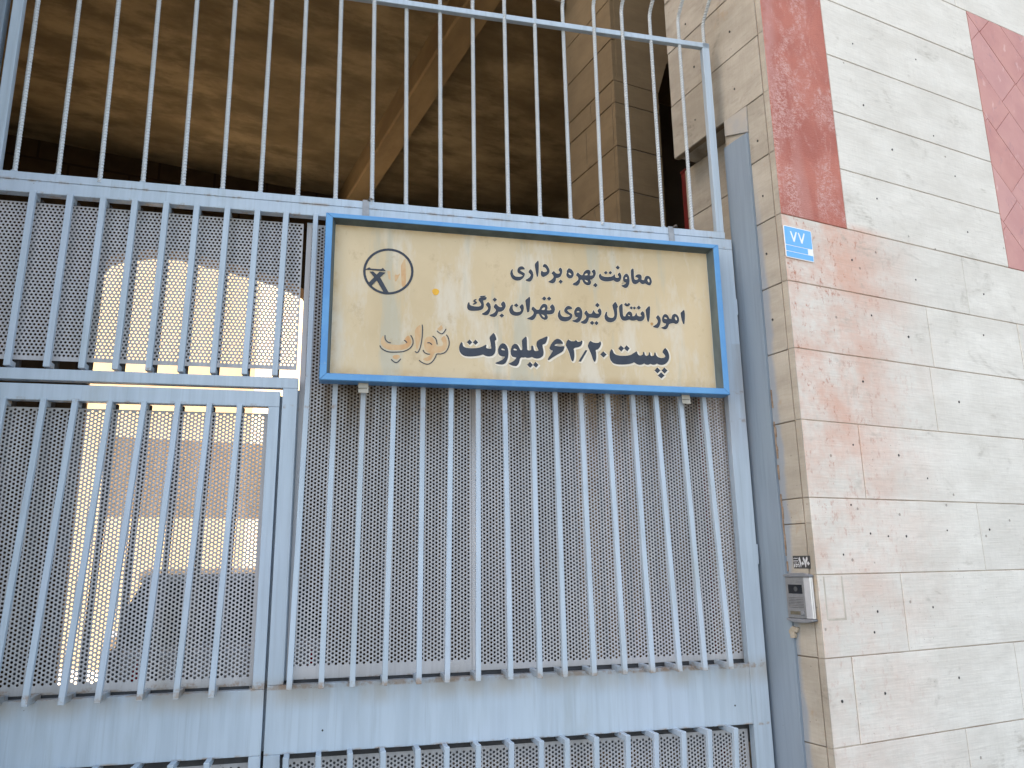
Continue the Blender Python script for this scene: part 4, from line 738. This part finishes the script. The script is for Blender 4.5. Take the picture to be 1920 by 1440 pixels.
b = MB(); b.tube([(CX-.0222, 2.2615, 1.4075), (CX-.0265, 2.2615, 1.4075), (CX-.0275, 2.2615, 1.4075)], [.0085, .0082, .006], 18); jbuild(b, 'call_button', 'cap_grey')
tc = bpy.data.curves.new('text', 'FONT'); tc.body = 'AUDIO'; tc.size = .0105; tc.extrude = .0002; tc.align_x = 'CENTER'
to = bpy.data.objects.new('text', tc); COL.objects.link(to); bpy.context.view_layer.update()
tm = bpy.data.meshes.new_from_object(to.evaluated_get(DG())); bpy.data.objects.remove(to); bpy.data.curves.remove(tc)
tm.transform(Matrix.Translation((-.0230, -.011, .1425)) @ PLANE_JAMB(0)); tm.materials.clear(); link('lettering', tm, 'cap_grey', ic_)

sk = empty('number_sticker', (CX, 2.265, 1.571)); tag(sk, 'small black sticker with white digits stuck just above the intercom', 'sticker')
def sflat(name, polys, x, mat, t=.00015, par=None):
    return flat(name, [[(-(p[0]-2.265), p[1]-1.571) for p in q] for q in polys], PLANE_JAMB(x-CX), mat, par or sk, t)
sflat('sticker_sheet', [[(2.3075, 1.6185), (2.3065, 1.571), (2.2235, 1.570), (2.2215, 1.6175)]], CX-.0014, 'sticker', .0003)
sflat('sticker_print', [[(a*1e-4, c*1e-4) for a, c in p] for p in ST], CX-.0019, 'sticker_white')

# ---------------------------------------------------------------- parked car in the driveway
car = empty('parked_car', (.78, 6.55, 0)); tag(car, 'silver hatchback parked in the driveway, seen through the holes of the gate', 'car')
def loft(name, secs, mat, parent, bevel=.01):
    n = len(secs[0]); m = MB(); m.add([p for s in secs for p in s], [tuple(range(n)), tuple(range((len(secs))*n-1, (len(secs)-1)*n-1, -1))]+[(i*n+k, (i+1)*n+k, (i+1)*n+(k+1) % n, i*n+(k+1) % n) for i in range(len(secs)-1) for k in range(n)])
    return m.build(name, mat, parent, bevel, False, 3)
def sec(y, wb, zb, wm, zm, wt_, zt_): return [(-wb, y, zb), (-wm, y, zm), (-wt_, y, zt_), (wt_, y, zt_), (wm, y, zm), (wb, y, zb)]
loft('body', [sec(0, .70, .42, .80, .72, .74, 1.02), sec(.12, .78, .28, .86, .70, .80, 1.05), sec(1.2, .82, .24, .87, .70, .82, 1.02), sec(3.0, .82, .24, .87, .68, .82, .98), sec(3.9, .80, .26, .85, .64, .76, .86), sec(4.2, .68, .34, .74, .58, .66, .74)], 'car', car, .03)
gl = loft('glasshouse', [sec(.16, .74, 1.0, .72, 1.15, .66, 1.22), sec(.42, .76, 1.0, .72, 1.3, .60, 1.54), sec(1.9, .77, 1.0, .72, 1.3, .60, 1.56), sec(2.9, .74, .97, .70, 1.02, .62, 1.05)], 'car_glass', car, .01)
loft('roof', [sec(.36, .64, 1.50, .63, 1.54, .58, 1.565), sec(.9, .64, 1.53, .63, 1.58, .56, 1.605), sec(1.9, .63, 1.54, .62, 1.57, .56, 1.59)], 'car', car, .01)
for s_ in (-1, 1):
    b = MB(); b.hexa([(s_*.60, -.03, .78), (s_*.80, .06, .78), (s_*.80, .16, .78), (s_*.60, .1, .78), (s_*.62, .0, 1.02), (s_*.78, .08, 1.02), (s_*.78, .16, 1.02), (s_*.62, .1, 1.02)]); b.build('tail_lamp', 'tail', car, .012)
    for y_ in (.78, 3.35):
        t_ = MB(); t_.tube([(s_*.70, y_, .31), (s_*.72, y_, .31), (s_*.86, y_, .31), (s_*.88, y_, .31)], [.27, .31, .31, .27], 28); w_o = t_.build('wheel', 'tyre', car)
        t_ = MB(); t_.tube([(s_*.875, y_, .31), (s_*.886, y_, .31)], [.2, .18], 20); t_.build('rim', 'silver', w_o)
b = MB(); b.box(-.80, .80, -.06, .14, .34, .60); b.build('bumper', 'cap_grey', car, .03)
b = MB(); b.box(-.26, .26, -.012, .02, .66, .77); b.build('registration_plate', 'white', car, .004)
